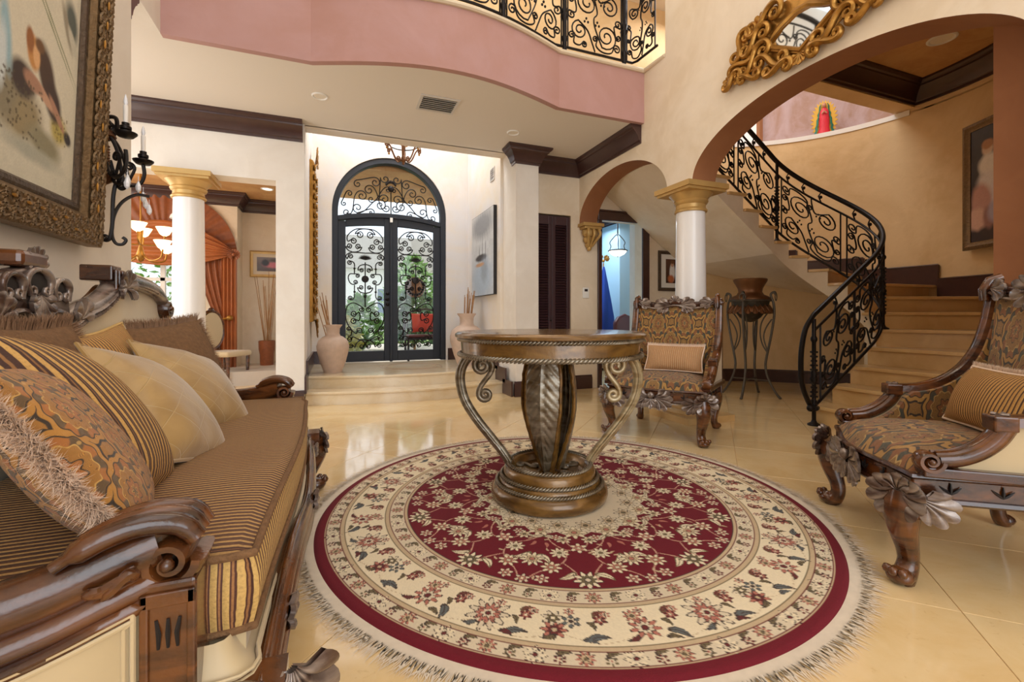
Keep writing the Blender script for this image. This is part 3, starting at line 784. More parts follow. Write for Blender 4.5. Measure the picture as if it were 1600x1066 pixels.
# ------------------------------------------------------------------ front double door
d1 = bpy.data.objects.new('door_1', None); C.objects.link(d1); d1.location = (DC, 7.37, DZ0)
struct(d1, 'navy black arched iron double door with scroll grilles and glass')
XZd = lambda a, b, d: (a, d, b)
HW = DR; sp = DSP-DZ0; tb = 2.17
outer = [(-HW, 0)]+[(-HW*math.cos(PI*i/40), sp+HW*math.sin(PI*i/40)) for i in range(41)]+[(HW, 0)]
ri = HW-.085
innr = [(-ri, 0)]+[(-ri*math.cos(PI*i/40), sp+ri*math.sin(PI*i/40)) for i in range(41)]+[(ri, 0)]
m = MB(); n = len(outer); vs = []; fs = []
for (a, b) in outer+innr:
    vs.append((a, 0, b)); vs.append((a, .13, b))
for i in range(n-1):
    o = 2*i; q = 2*(n+i); fs += [(o, o+2, q+2, q), (o+1, q+1, q+3, o+3), (o, o+1, o+3, o+2), (q, q+2, q+3, q+1)]
fs += [(0, 2*n, 2*n+1, 1), (2*n-2, 2*n-1, 4*n-1, 4*n-2)]
m.add(vs, fs)
tx = [lerp(-ri, ri, i/16) for i in range(17)]; cv = lambda x: .085*(1-(x/ri)**2)
m.prism([(x, tb+cv(x)) for x in tx]+[(x, tb+.075+cv(x)) for x in tx[::-1]], XZd, .005, .125)
m.box(-.022, .022, .0, .05, 0.0, tb+.07); m.build('frame', M['irondoor'], d1, smooth=30, bevel=.006)
m = MB(); m.prism([(x, tb+.075+cv(x)) for x in tx]+[(ri*math.cos(PI*i/40), sp+ri*math.sin(PI*i/40)) for i in range(41)], XZd, .085, .091); m.build('transom_pane', M['glass'], d1, smooth=0)
def put(mb, pts, r, y=.05, sx=1, ox=0, n=5, f=None): mb.tube([(ox+sx*a, y, b) for a, b in pts], r, n)
tr = MB(); zb = tb+.09
TR = [scroll((.10, zb+.30), (.09, zb+.62), 1, .08, .07, 'C', 1.3, 1.2, oa=180, ob=180),
      scroll((.16, zb+.20), (.50, zb+.13), 1, .09, .08, 'S', 1.4, 1.3),
      scroll((.07, zb+.16), (.33, zb+.42), -1, .06, .08, 'S', 1.2, 1.3),
      scroll((.44, zb+.32), (.66, zb+.05), 1, .085, .06, 'S', 1.4, 1.2),
      scroll((.24, zb+.55), (.50, zb+.50), 1, .08, .06, 'C', 1.3, 1.2),
      scroll((.30, zb+.07), (.48, zb+.02), 1, .06, .04, 'C', 1.2, 1.1),
      scroll((.62, zb+.34), (.70, zb+.18), 1, .05, .04, 'C', 1.2, 1.1),
      scroll((.05, zb+.45), (.30, zb+.28), 1, .05, .05, 'S', 1.2, 1.2)]
for c in TR:
    c = [p for p in c if math.hypot(p[0], max(0, p[1]-sp)) < ri and p[1] > tb+.075+cv(min(ri, abs(p[0])))]
    if len(c) > 2:
        for s_ in (1, -1): put(tr, c, .0085, .05, s_)
tr.tube([(0, .05, zb+.05), (0, .05, zb+.42)], .009, 6); tr.ball((0, .05, zb+.47), (.05, .03, .05), 10)
for a in range(7): an = math.radians(30+20*a); tr.ball((.08*math.cos(an), .05, zb+.50+.08*math.sin(an)), (.018, .012, .03), 6)
tr.build('transom_grille', M['iron'], d1)
def leaf_door(side, label):
    lf = bpy.data.objects.new('door_leaf', None); C.objects.link(lf); lf.parent = d1; lf.location = (0, 0, 0)
    x0, x1 = (-ri, -.004) if side < 0 else (.004, ri)
    fx0, fx1 = x0+.11 if side < 0 else x0+.10, x1-.10 if side < 0 else x1-.11
    xs = [lerp(x0, x1, i/8) for i in range(9)]
    gx = [lerp(fx0, fx1, i/8) for i in range(9)]
    m = MB(); m.box(x0, fx0, .03, .09, .01, tb+cv(x0)); m.box(fx1, x1, .03, .09, .01, tb+cv(x1) if side < 0 else tb+cv(x1)); m.box(fx0, fx1, .03, .09, .01, .17)
    m.prism([(x, tb-.10+cv(x)*.8) for x in gx]+[(x, tb+cv(x)) for x in gx[::-1]], XZd, .03, .09)
    m.build('stile_frame', M['irondoor'], lf, smooth=20, bevel=.004)
    m = MB(); m.box(fx0-.01, fx1+.01, .072, .078, .16, tb+.04); m.build('pane', M['glass'], lf, smooth=0)
    g = MB(); cx = (fx0+fx1)/2; w = (fx1-fx0)/2; z0 = .18; H = tb-.10-z0
    G = [wp((-.083, .105), .058, -1, [(-.147, .09), (-.10, .025), (0, .0), (.15, .02), (.258, .13), (.25, .22)], (.175, .215), .05, 1),
         wp((.10, .295), .045, 1, [(.052, .31), (.085, .37), (.165, .395), (.245, .37), (.283, .31)], (.235, .295), .042, -1),
         wp((.0, .405), 0, 1, [(.10, .40), (.21, .405), (.278, .455), (.262, .51)], (.215, .47), .04, 1),
         wp((.225, .575), .036, -1, [(.18, .56), (.158, .60), (.158, .67)], (.158, .73), 0, 1),
         wp((.057, .695), .034, 1, [(.105, .69), (.09, .63), (.04, .60)], (0, .595), 0, 1),
         wp((.115, .785), .034, 1, [(.16, .755), (.225, .76), (.248, .82), (.225, .90), (.18, .93)], (.145, .89), .034, -1),
         wp((.063, .975), .034, -1, [(.112, .985), (.085, 1.045), (.04, 1.068)], (0, 1.072), 0, 1),
         wp((.158, .94), 0, 1, [(.158, 1.05), (.158, 1.13), (.19, 1.185)], (.215, 1.155), .036, 1),
         wp((.055, 1.345), .042, 1, [(.08, 1.28), (.17, 1.235), (.255, 1.28), (.284, 1.40), (.27, 1.55), (.20, 1.68), (.13, 1.745)], (.085, 1.70), .045, 1),
         wp((.165, 1.41), .05, 1, [(.10, 1.39), (.075, 1.45), (.095, 1.53)], (.165, 1.54), .05, -1),
         wp((.0, 1.855), 0, 1, [(.07, 1.86), (.13, 1.91), (.15, 1.97)], (.205, 1.955), .038, -1),
         wp((.05, 1.96), .036, 1, [(.01, 1.93), (.02, 1.88), (.10, 1.84), (.18, 1.80)], (.225, 1.83), .04, 1),
         wp((.235, 1.66), .036, 1, [(.20, 1.69), (.21, 1.77)], (.255, 1.79), 0, 1)]
    G = [[(a, H-b*H/2.03) for a, b in c] for c in G]
    for c in G:
        for s_ in (1, -1): put(g, [(max(-w, min(w, s_*a)), max(.0, min(H, b))+z0) for a, b in c], .0085, .045, 1, cx)
    g.tube([(cx, .045, z0+H-.52), (cx, .045, z0+H-1.22)], .009, 6)
    for s_ in (1, -1): g.tube([(cx+s_*.158, .045, z0+H-.60), (cx+s_*.158, .045, z0+H-.70)], .009, 6); g.ball((cx+s_*.158, .045, z0+H-.62), .018, 8); g.ball((cx+s_*.158, .045, z0+H-.98), .018, 8)
    g.ball((cx, .045, z0+H-1.05), (.022, .015, .03), 8)
    # leafy tuft and boss
    for a in range(12): an = math.radians(15*a+7); g.tube([(cx, .045, z0+H-.47), (cx+.10*math.cos(an), .035, z0+H-.47+.07*math.sin(an))], [.016, .003], 5)
    g.lathe([(0, -.02), (.05, -.012), (.055, 0), (.05, .012), (0, .02)], 18, T=Matrix.Translation((cx, .045, z0+H-.78)) @ Matrix.Rotation(PI/2, 4, 'X'))
    g.build('scroll_grille', M['iron'], lf)
    hx = -.055 if side < 0 else .055
    h = MB()
    if side < 0:
        for zz in (.98, 1.07, .90): h.lathe([(.026, 0), (.028, .012), (.018, .02), (.012, .028), (0, .03)], 14, T=Matrix.Translation((hx, .03, zz)) @ Matrix.Rotation(PI/2, 4, 'X'))
        h.tube([(hx, .01, .98), (hx-.01, -.015, .98), (hx-.06, -.015, .98)], .009, 6)
        h.build('door_handle', M['iron'], lf)
    return lf
leaf_door(-1, ''); leaf_door(1, '')
m = MB(); m.box(-.02, .02, -.02, 0, tb+.02, tb+.09); o = m.build('latch_sensor', M['plastic'], d1, smooth=0)
# ------------------------------------------------------------------ outside the door
mb = MB(); mb.box(-6, 12, 7.55, 30, -.05, .20); struct(mb.build('floor_porch', M['pave'], smooth=0))
mb = MB(); mb.box(-.9, 3.0, 7.56, 9.6, 3.35, 3.5); struct(mb.build('ceiling_porch', M['tan'], smooth=0))
mb = MB(); mb.box(2.05, 2.35, 8.6, 9.5, .2, 3.35); struct(mb.build('wall_porch', M['cream'], smooth=0))
tg = thing('lawn', 'bright lawn across the drive seen through the door glass', 'lawn', (1, 15.4, .2))
m = MB(); m.box(-7, 9, -1.5, 6, 0, .03); m.build('turf', M['grass'], tg, smooth=0)
nb = thing('house', 'pale house across the street seen through the door glass', 'house', (0, 24, .2))
m = MB(); m.box(-7, 8, 0, 3, 0, 3.2); m.build('wall', M['white'], nb, smooth=0)
m = MB(); m.prism([(-7.6, 3.2), (8.6, 3.2), (6.5, 4.8), (-5.5, 4.8)], XZ, -.5, 3.5); m.build('roof', plain('roof_tile', S(190, 180, 172), .7), nb, smooth=0)
for x in (-4, -1, 2, 5):
    m = MB(); m.box(x, x+1.3, -.03, .02, .9, 2.2); m.build('window', plain('far_window', S(110, 130, 150), .2), nb, smooth=0)
def bush(x, y, z, r, h, n, mt, label, spiky=False):
    t = thing('bush', label, 'bush', (x, y, z)); m = MB()
    rr = random.Random(int(x*100+y*7))
    for i in range(n):
        a = rr.uniform(0, 2*PI)
        if spiky:
            e = rr.uniform(.5, 1.35); L = h*rr.uniform(.6, 1.0); d = V(math.cos(a)*math.cos(e), math.sin(a)*math.cos(e), math.sin(e)); p = V(0, 0, .03)
            w = V(-math.sin(a), math.cos(a), 0)*.03*L*1.6; q = p+d*L*.55+V(0, 0, .02); t2 = p+d*L-V(0, 0, .12*L)
            m.add([p-w*.5, p+w*.5, q+w, q-w, t2], [(0, 1, 2, 3), (3, 2, 4)])
        else:
            q = r*rr.uniform(.3, 1)**.5; zz = h*rr.uniform(.08, 1); q *= math.sin(PI*min(.98, max(.12, .25+zz/h*.7)))
            p = V(q*math.cos(a), q*math.sin(a), zz); s = .085*rr.uniform(.6, 1.3)
            d = V(rr.uniform(-1, 1), rr.uniform(-1, 1), rr.uniform(-.2, .9)).normalized(); w = d.orthogonal().normalized()*s*.45
            m.add([p, p+d*s+w, p+d*s*2.1, p+d*s-w], [(0, 1, 2, 3)])
    tag(m.build('foliage', mt, t, smooth=0), None, kind='stuff')
    m = MB(); m.tube([(0, 0, 0), (0, 0, h*.5)], .03, 6); m.build('stem', M['reed'], t)
    return t
bush(.42, 9.9, .2, .5, .85, 220, M['leaf'], 'spiky green garden plant right behind the left door leaf', True)
bush(-.08, 9.15, .2, .5, .9, 900, M['leaf2'], 'yellow green shrub at the left edge of the door glass')
bush(.55, 11.4, .2, .5, 1.25, 1000, M['leaf'], 'tall green shrub beyond the spiky plant')
bush(1.75, 10.9, .2, .6, 1.5, 1200, M['leaf3'], 'deep green shrub behind the cushioned bench')
bush(1.95, 12.5, .2, .9, 2.4, 1500, M['leaf'], 'tall leafy tree-like shrub behind the right door leaf')
bush(-1.2, 11.5, .2, .8, 1.2, 500, M['leaf3'], 'dark green hedge shrub beyond the left door leaf')
bn = thing('bench', 'dark iron porch bench with scrolled arm behind the right door leaf', 'bench', (1.72, 8.45, .2))
m = MB(); m.box(-.55, .35, -.2, .25, .38, .42); m.build('seat', M['iron'], bn, smooth=0)
for x in (-.5, .3):
    for y in (-.17, .22): m = MB(); m.tube([(x, y, 0), (x, y, .4)], .02, 6); m.build('leg', M['iron'], bn)
for x in (-.55, .36):
    m = MB(); m.tube([(x, b_*.8, .36+a*1.0) for b_, a in scroll((-.05, .27), (.2, .12), 1, .11, .07, 'S', 1.6, 1.2)], .018, 6); m.build('arm', M['iron'], bn)
m = MB()
for i in range(12): x = lerp(-.53, .33, i/11); m.tube([(x, .25, .42), (x, .30, .85)], .009, 5)
m.tube([(-.55, .30, .86), (-.1, .30, .95), (.35, .30, .86)], .018, 6); m.build('backrest', M['iron'], bn)
m = MB(); m.box(-.5, .3, -.19, .2, .42, .47); m.build('seat_pad', M['maroon'], bn, smooth=30, bevel=.02)
# wreath-like medallion hung on the outside of the right leaf
md = thing('door_medallion', 'round dark brown medallion hung on the right door leaf', 'medallion', (DC+.385, 7.475, 1.48))
m = MB(); m.lathe([(0, -.02), (.155, -.018), (.165, 0), (.155, .015), (.11, .02), (.10, .012), (0, .012)], 30, T=Matrix.Rotation(PI/2, 4, 'X')); m.build('disc', M['bronze'], md)
m = MB()
for a in range(20): an = a*PI/10; m.ball((.135*math.cos(an), -.02, .135*math.sin(an)), .022, 6)
m.build('beaded_rim', M['iron'], md)
# ------------------------------------------------------------------ closet louvre door
d2 = bpy.data.objects.new('door_2', None); C.objects.link(d2); d2.location = (2.7385, YB+.02, 0); struct(d2, 'dark louvred bifold closet door')
for s_ in (-1, 1):
    lf = bpy.data.objects.new('bifold_leaf', None); C.objects.link(lf); lf.parent = d2; lf.location = (s_*.139, 0, .0)
    m = MB(); w = .137; H = 2.37
    m.box(-w, -w+.05, 0, .035, .01, H); m.box(w-.05, w, 0, .035, .01, H); m.box(-w+.05, w-.05, 0, .035, .01, .16); m.box(-w+.05, w-.05, 0, .035, H-.12, H)
    m.build('stile_frame', M['louver'], lf, smooth=0, bevel=.003)
    m = MB(); sl_ = 0
    for zz in [z for z in np.arange(.185, H-.13, .036)]:
        m.box(-w+.048, w-.048, -.02, .02, -.003, .003, Matrix.Translation((0, .017, float(zz))) @ Matrix.Rotation(math.radians(42), 4, 'X'))
    tag(m.build('louvre_slats', M['louver'], lf, smooth=0), None, kind='stuff')
    if s_ < 0: m = MB(); m.ball((w-.02, -.012, .95), .014, 8); m.build('knob', M['iron'], lf)
mb = MB(); mb.box(2.44, 3.04, YB+.16, YB+.2, 0, 2.42); struct(mb.build('wall_closet', M['dark'], smooth=0))
mb = MB(); mb.sweep([(2.455, YB, 0)]*1+[(2.456, YB, 0)], [(0, 0), (.001, 0), (0, .001)]) if False else None
# office doorway casing
m = MB()
for x0, x1 in ((3.435, 3.50), (4.19, 4.31)): m.box(x0, x1, YB-.03, YB, 0, 2.36)
m.box(3.435, 4.31, YB-.035, YB, 2.36, 2.485); m.box(3.43, 4.32, YB-.045, YB, 2.485, 2.51)
struct(m.build('trim_7', M['darkwood'], smooth=0, bevel=.006), 'dark casing of the office doorway')
# office room
mb = MB(); mb.box(3.0, 6.2, 8.0, 8.15, 0, 3); mb.box(2.85, 3.0, YB+.2, 8.15, 0, 3); struct(mb.build('wall_office', M['blue'], smooth=0))
mb = MB(); mb.box(4.217, 4.4, YB+.2, 5.87, 0, 3); struct(mb.build('wall_office_reveal', M['cream_light'], smooth=0))
mb = MB(); mb.box(5.85, 6.0, 5.87, 8.15, 0, 3); mb.box(5.02, 5.85, 7.3, 8.0, 0, 3); struct(mb.build('wall_office_right', M['blue'], smooth=0))
mb = MB(); mb.box(2.85, 6.2, YB+.2, 8.15, 3, 3.08); struct(mb.build('ceiling_office', M['ceil'], smooth=0))
crown('trim_8', [(3.0, 8.0), (5.02, 8.0), (5.02, 7.3), (5.85, 7.3)], 2.99, -1)
# dining room
mb = MB(); mb.box(-1.62, -.53, 8.83, 9.0, 0, 3); struct(mb.build('wall_dining_back', M['cream'], smooth=0))
WZ = 1.95; WR = .92; WX = -2.42
warch = [(WX-.55, 0.35)]+[(WX-.55, 2.3)]+[(WX+.45, 2.3)]+[(WX+.45, .35)]
mb = MB(); mb.prism([(-6, 0), (WX-.55, 0), (WX-.55, 2.3), (WX+.45, 2.3), (WX+.45, 0), (-1.47, 0), (-1.47, 3), (-6, 3)], XZ, 8.4, 8.55); struct(mb.build('wall_dining_window', M['cream'], smooth=0))
mb = MB(); mb.box(-1.62, -1.47, 8.55, 8.83, 0, 3); struct(mb.build('wall_dining_jog', M['cream'], smooth=0))
mb = MB(); mb.box(-5.2, -5.05, YB+.2, 8.5, 0, 3); struct(mb.build('wall_dining_left', M['cream'], smooth=0))
mb = MB(); mb.box(-6, -.53, YB+.2, 9, 2.97, 3.05); struct(mb.build('ceiling_dining', M['tan'], smooth=0))
crown('trim_9', [(-5.2, 8.4), (-1.47, 8.4), (-1.47, 8.83), (-.53, 8.83)], 2.97, -1, CROWN, 'darkwood')
baseboard('baseboard_dining', [(-1.47, 8.4), (-1.47, 8.83), (-.53, 8.83)], -1)
w1 = bpy.data.objects.new('window_1', None); C.objects.link(w1); w1.location = (WX-.05, 8.47, 1.0); struct(w1, 'bright dining room window')
m = MB()
for x in (-.5, 0, .5): m.box(x-.03, x+.03, -.03, .03, -1.0, 1.3)
m.box(-.47, .47, -.03, .03, 1.24, 1.3); m.box(-.47, .47, -.03, .03, .55, .6); m.build('window_frame', M['white'], w1, smooth=0)
for x in (-.25, .25): m = MB(); m.box(x-.235, x+.235, -.004, .004, -1.0, 1.25); m.build('pane', M['glass'], w1, smooth=0)
bush(-2.9, 11.5, .2, 1.2, 2.6, 700, M['leaf'], 'tall pale green shrub outside the dining room window')
# ------------------------------------------------------------------ round rug
RUGX, RUGY = 1.16, 2.21; RUGR = 1.25
rg = thing('round_rug', 'round crimson and cream floral rug with a fringed edge under the table', 'rug', (RUGX, RUGY, 0), math.radians(-21))
NR, NA = 300, 1440
rr_ = np.linspace(0.004, RUGR, NR); th_ = np.linspace(0, 2*np.pi, NA, endpoint=False)
RG, TH = np.meshgrid(rr_, th_, indexing='ij'); PXg, PYg = RG*np.cos(TH), RG*np.sin(TH)
lin = lambda *c: np.array(S(*c)[:3])
red, cream, beige, ivory = lin(106, 8, 28), lin(230, 214, 182), lin(196, 172, 138), lin(216, 200, 172)
wine, olive, inkc, rose, greyb = lin(104, 40, 40), lin(112, 98, 70), lin(66, 52, 46), lin(178, 112, 96), lin(96, 100, 100)
col = np.zeros((NR, NA, 3)); rs = np.random.RandomState(4)
def ring(a, b, c): col[(RG >= a) & (RG < b)] = c
ring(0, .83, red); ring(.83, .845, beige); ring(.845, .918, ivory); ring(.918, .936, beige); ring(.936, 1.122, cream); ring(1.122, 1.14, beige); ring(1.14, 1.20, ivory); ring(1.2, 1.207, beige); ring(1.207, 2, red)
def window(x, y, s):
    r0 = math.hypot(x, y); a0 = math.atan2(y, x)
    i0 = max(0, int((r0-s)/RUGR*NR)-1); i1 = min(NR, int((r0+s)/RUGR*NR)+2)
    da = min(math.pi, s/max(.05, r0-s*.5)+.02); k = int(da/(2*math.pi)*NA)+2; c0 = int(a0/(2*math.pi)*NA)
    if k*2 >= NA: jj = np.arange(NA)
    else: jj = np.arange(c0-k, c0+k+1) % NA
    return np.ix_(np.arange(i0, i1), jj)
def paintw(w, mask, c):
    sub_ = col[w]; sub_[mask] = c; col[w] = sub_
def flower(x, y, s, n=8, cs=None, ph=0, asp=1.0, dirn=None):
    w = window(x, y, s*1.25); dx, dy = PXg[w]-x, PYg[w]-y
    a0 = math.atan2(y, x) if dirn is None else dirn; ca, sa = math.cos(a0), math.sin(a0)
    u, v = (dx*ca+dy*sa)*asp, -dx*sa+dy*ca
    d = np.hypot(u, v)/s; a = np.arctan2(v, u)+ph
    edge_ = .78+.22*np.cos(a*n); e2 = .50+.12*np.cos(a*n+math.pi); 
    c_out, c_mid, c_in, c_line = cs or (cream, rose, ivory, inkc)
    paintw(w, d < edge_+.07, c_line); paintw(w, d < edge_-.02, c_out)
    paintw(w, (d < edge_-.1) & (np.abs(np.cos(a*n/2)) < .28) & (d > .35), c_line)
    paintw(w, d < e2+.06, c_line); paintw(w, d < e2-.01, c_mid); paintw(w, d < .26, c_line); paintw(w, d < .19, c_in)
def leaf(x, y, s, ang, c, cl=None):
    w = window(x, y, s*1.1); dx, dy = PXg[w]-x, PYg[w]-y
    u = dx*math.cos(ang)+dy*math.sin(ang); v = -dx*math.sin(ang)+dy*math.cos(ang); v = v-.25*s*(1-(u/s)**2)+.1*s
    q = (u/s)**2+(v/(s*.34*(1.05-.5*u/s).clip(.3)))**2
    if cl is not None: paintw(w, q < 1.25, cl)
    paintw(w, q < .8, c)
    if cl is not None: paintw(w, (np.abs(v) < s*.05) & (q < .7), cl)
def vine(pts, wd, c):
    for k in range(len(pts)-1):
        (x0, y0), (x1, y1) = pts[k], pts[k+1]; n = max(1, int(math.hypot(x1-x0, y1-y0)/.006))
        for t in np.arange(n)/n:
            x, y = x0+(x1-x0)*t, y0+(y1-y0)*t; w = window(x, y, wd*1.5); paintw(w, np.hypot(PXg[w]-x, PYg[w]-y) < wd, c)
pol = lambda r, a: (r*math.cos(math.radians(a)), r*math.sin(math.radians(a)))
NS = 10
stem = lin(196, 150, 128)
for k in range(NS):
    b = k*360/NS
    for sg in (1, -1):
        A = lambda r, a: pol(r, b+sg*a)
        P = [A(.42, 0), A(.50, 5), A(.56, 13), A(.53, 21), A(.46, 25)]; vine([tuple(q)[:2] for q in smooth_path([(p[0], p[1], 0) for p in P], 5)], .0036, stem)
        P = [A(.56, 13), A(.66, 11), A(.74, 4), A(.80, 1)]; vine([tuple(q)[:2] for q in smooth_path([(p[0], p[1], 0) for p in P], 5)], .0036, stem)
        P = [A(.66, 11), A(.73, 15), A(.79, 15)]; vine([tuple(q)[:2] for q in smooth_path([(p[0], p[1], 0) for p in P], 4)], .0036, stem)
        fc = (cream, beige, olive, inkc)
        flower(*A(.585, 9.5), .042, 9, (cream, ivory, olive, olive)); flower(*A(.47, 11), .036, 7, fc); flower(*A(.70, 7.3), .042, 8, (cream, rose, ivory, olive))
        leaf(*A(.64, 4.2), .04, math.radians(b+sg*50), cream, olive); leaf(*A(.755, 12.5), .038, math.radians(b-sg*40), cream, olive)
        leaf(*A(.46, 4.5), .036, math.radians(b+sg*70), ivory, olive); flower(*A(.785, 5.2), .030, 6, (ivory, rose, cream, inkc)); leaf(*A(.53, 3.2), .024, math.radians(b+sg*20), rose)
        for q in range(4): leaf(*A(rs.uniform(.45, .80), rs.uniform(1, 14)), .015, rs.uniform(0, 6), beige)
    flower(*pol(.655, b), .052, 10, (cream, beige, rose, inkc)); flower(*pol(.775, b+18), .056, 9, (cream, olive, ivory, inkc)); flower(*pol(.54, b+18), .040, 6, (cream, rose, ivory, inkc))
    flower(*pol(.80, b), .030, 6, (ivory, rose, cream, inkc))
# centre medallion
w = (RG < .40+.035*np.abs(np.cos(TH*8))); col[w] = ivory
for k in range(16): flower(*pol(.40, k*22.5), .058, 8, (cream, beige, rose, olive)); flower(*pol(.335, k*22.5+11), .05, 8, (ivory, beige, olive, inkc))
for k in range(16): flower(*pol(.455, k*22.5+11.25), .026, 6, (ivory, rose, cream, inkc))
# main cream border
NB = 26
for k in range(NB):
    b = k*360/NB; t = k % 3
    if t == 0: flower(*pol(1.03, b), .072, 11, (ivory, rose, olive, inkc), asp=.85); flower(*pol(1.03, b), .040, 7, (rose, ivory, wine, inkc))
    elif t == 1:
        flower(*pol(1.055, b-1.4), .043, 8, (rose, wine, beige, inkc)); flower(*pol(1.0, b-1.9), .037, 7, (ivory, olive, cream, inkc)); flower(*pol(1.01, b+1.5), .032, 6, (greyb, ivory, inkc, inkc))
    else: flower(*pol(1.045, b+.6), .052, 9, (rose, ivory, wine, inkc)); flower(*pol(.985, b-.6), .030, 8, (rose, beige, olive, inkc))
    leaf(*pol(1.085, b+6), .036, math.radians(b+rs.uniform(20, 160)), greyb, inkc); leaf(*pol(.968, b+7), .026, math.radians(b+120), wine, olive); flower(*pol(1.0, b+6.9), .025, 6, (wine, rose, cream, inkc)); leaf(*pol(1.03, b+5.3), .022, math.radians(b+30), olive, inkc)
    P = [pol(1.07, b), pol(1.10, b+4), pol(1.105, b+8), pol(1.07, b+13)]; vine([tuple(q)[:2] for q in smooth_path([(p[0], p[1], 0) for p in P], 4)], .0022, beige)
for k in range(NB*4):
    b = k*360/(NB*4)+1.2; rr0 = (.962, 1.098, .975, 1.09)[k % 4]
    if k % 2: leaf(*pol(rr0, b), .024, math.radians(b+70*(1 if k % 4 == 1 else -1)), (olive, wine, greyb)[k % 3], inkc)
    else: flower(*pol(rr0, b), .019, 6, (rose, ivory, wine, inkc))
# narrow borders
for (rc, s, n) in ((.882, .032, 72), (1.17, .032, 100)):
    for k in range(n):
        b = k*360/n; t = k % 4
        if t == 0: flower(*pol(rc, b), s*1.12, 8, (cream, ivory, wine, inkc))
        elif t == 2: flower(*pol(rc, b), s*.95, 9, (rose, beige, olive, inkc))
        else: flower(*pol(rc+.008, b), s*.62, 6, (wine if t == 1 else olive, ivory, rose, inkc)); leaf(*pol(rc-.018, b+.6), s*.7, math.radians(b+100), olive, inkc)
for r_, c_ in ((.83, inkc), (.845, wine), (.918, wine), (.936, olive), (1.122, olive), (1.14, wine), (1.2, wine)): col[np.abs(RG-r_) < .0022] = c_
nzv = 1+.10*(rs.rand(NR, NA, 1)-.5); col = np.clip(col*nzv, 0, 1)
zz = .013-.009*np.clip((RG-RUGR+.02)/.02, 0, 1)**2
vs = np.stack([PXg, PYg, zz], -1).reshape(-1, 3)
ii = np.arange(NR-1)[:, None]*NA; jj = np.arange(NA)[None, :]; j2 = (jj+1) % NA
q4 = np.stack([ii+jj, ii+NA+jj, ii+NA+j2, ii+j2], -1).reshape(-1, 4)
me = bpy.data.meshes.new('pile'); me.vertices.add(len(vs)); me.vertices.foreach_set('co', vs.astype('f').ravel())
me.loops.add(q4.size); me.loops.foreach_set('vertex_index', q4.astype('i').ravel()); me.polygons.add(len(q4)); me.polygons.foreach_set('loop_start', np.arange(len(q4), dtype='i')*4)
me.update(calc_edges=True)
ca = me.color_attributes.new('Col', 'FLOAT_COLOR', 'POINT'); ca.data.foreach_set('color', np.concatenate([col.reshape(-1, 3), np.ones((NR*NA, 1))], 1).astype('f').ravel())
me.materials.append(vcol_mat('rug_pile', .95, 0, 420)); me.shade_smooth()
o = bpy.data.objects.new('pile', me); C.objects.link(o); o.parent = rg
m = MB(); m.lathe([(RUGR-.03, 0), (RUGR-.01, .004), (RUGR+.035, .004), (RUGR+.037, 0)], 160); m.build('selvedge', M['rugfringe'], rg)
m = MB(); fr_ = random.Random(3)
for k in range(2600):
    a = 2*PI*k/2600; L = fr_.uniform(.055, .10); w = .0016; d = a+fr_.uniform(-.25, .25)
    p = V((RUGR+.03)*math.cos(a), (RUGR+.03)*math.sin(a), .005); q = p+V(math.cos(d), math.sin(d), 0)*L*.5; d += fr_.uniform(-.5, .5); e = q+V(math.cos(d), math.sin(d), 0)*L*.5
    s_ = V(-math.sin(a), math.cos(a), 0)*w; q.z = .005; e.z = .0025
    m.add([p-s_, p+s_, q+s_, q-s_, e], [(0, 1, 2, 3), (3, 2, 4)])
tag(m.build('fringe', M['rugfringe'], rg, smooth=0), None, kind='stuff')

# ------------------------------------------------------------------ round centre table
TX, TY = 1.103, 2.275
tb_ = thing('centre_table', 'round carved foyer table with scroll legs and feather pedestal on the rug', 'table', (TX, TY, .014), -YAW)
def rope(mb, R, z, a=.009, n=90, tw=30):
    for i in range(tw*2):
        an = PI*i/tw; dl = PI/tw*.95
        P = [V((R+o)*math.cos(an+dl*t), (R+o)*math.sin(an+dl*t), z+a*.95*t) for t, o in ((-1, -a*.3), (-.5, a*.45), (0, a*.65), (.5, a*.45), (1, -a*.3))]
        mb.tube(P, [a*.25, a*.5, a*.58, a*.5, a*.25], 6)
m = MB(); m.lathe([(0, .906), (.49, .906), (.505, .904), (.518, .893), (.517, .880), (.505, .873), (.49, .872), (.2, .872)], 72); m.build('table_top', M['tablewood'], tb_, smooth=50)
m = MB(); m.lathe([(.30, .872), (.485, .872), (.487, .86), (.482, .80), (.487, .782), (.30, .782)], 72); m.build('apron', M['tablewood'], tb_, smooth=50)
m = MB(); rope(m, .496, .866, .010, 100, 84); m.build('rope_moulding', M['tablemetal'], tb_, smooth=60)
m = MB(); rope(m, .493, .785, .012, 100, 76); m.build('rope_moulding', M['tablemetal'], tb_, smooth=60)
m = MB(); m.lathe([(.29, 0), (.312, .01), (.320, .035), (.316, .06), (.295, .082), (.278, .088), (.275, .10), (.270, .112), (.255, .118), (.253, .126), (.252, .15), (.243, .172), (.228, .180), (.215, .180), (.205, .168), (.19, .14), (.1, .135), (0, .135)], 64); m.build('base', M['tablewood'], tb_, smooth=55)
for R, z, tw in ((.288, .090, 52), (.262, .123, 46), (.225, .184, 40)):
    m = MB(); rope(m, R, z, .0105, 90, tw); m.build('rope_moulding', M['tablemetal'], tb_, smooth=60)
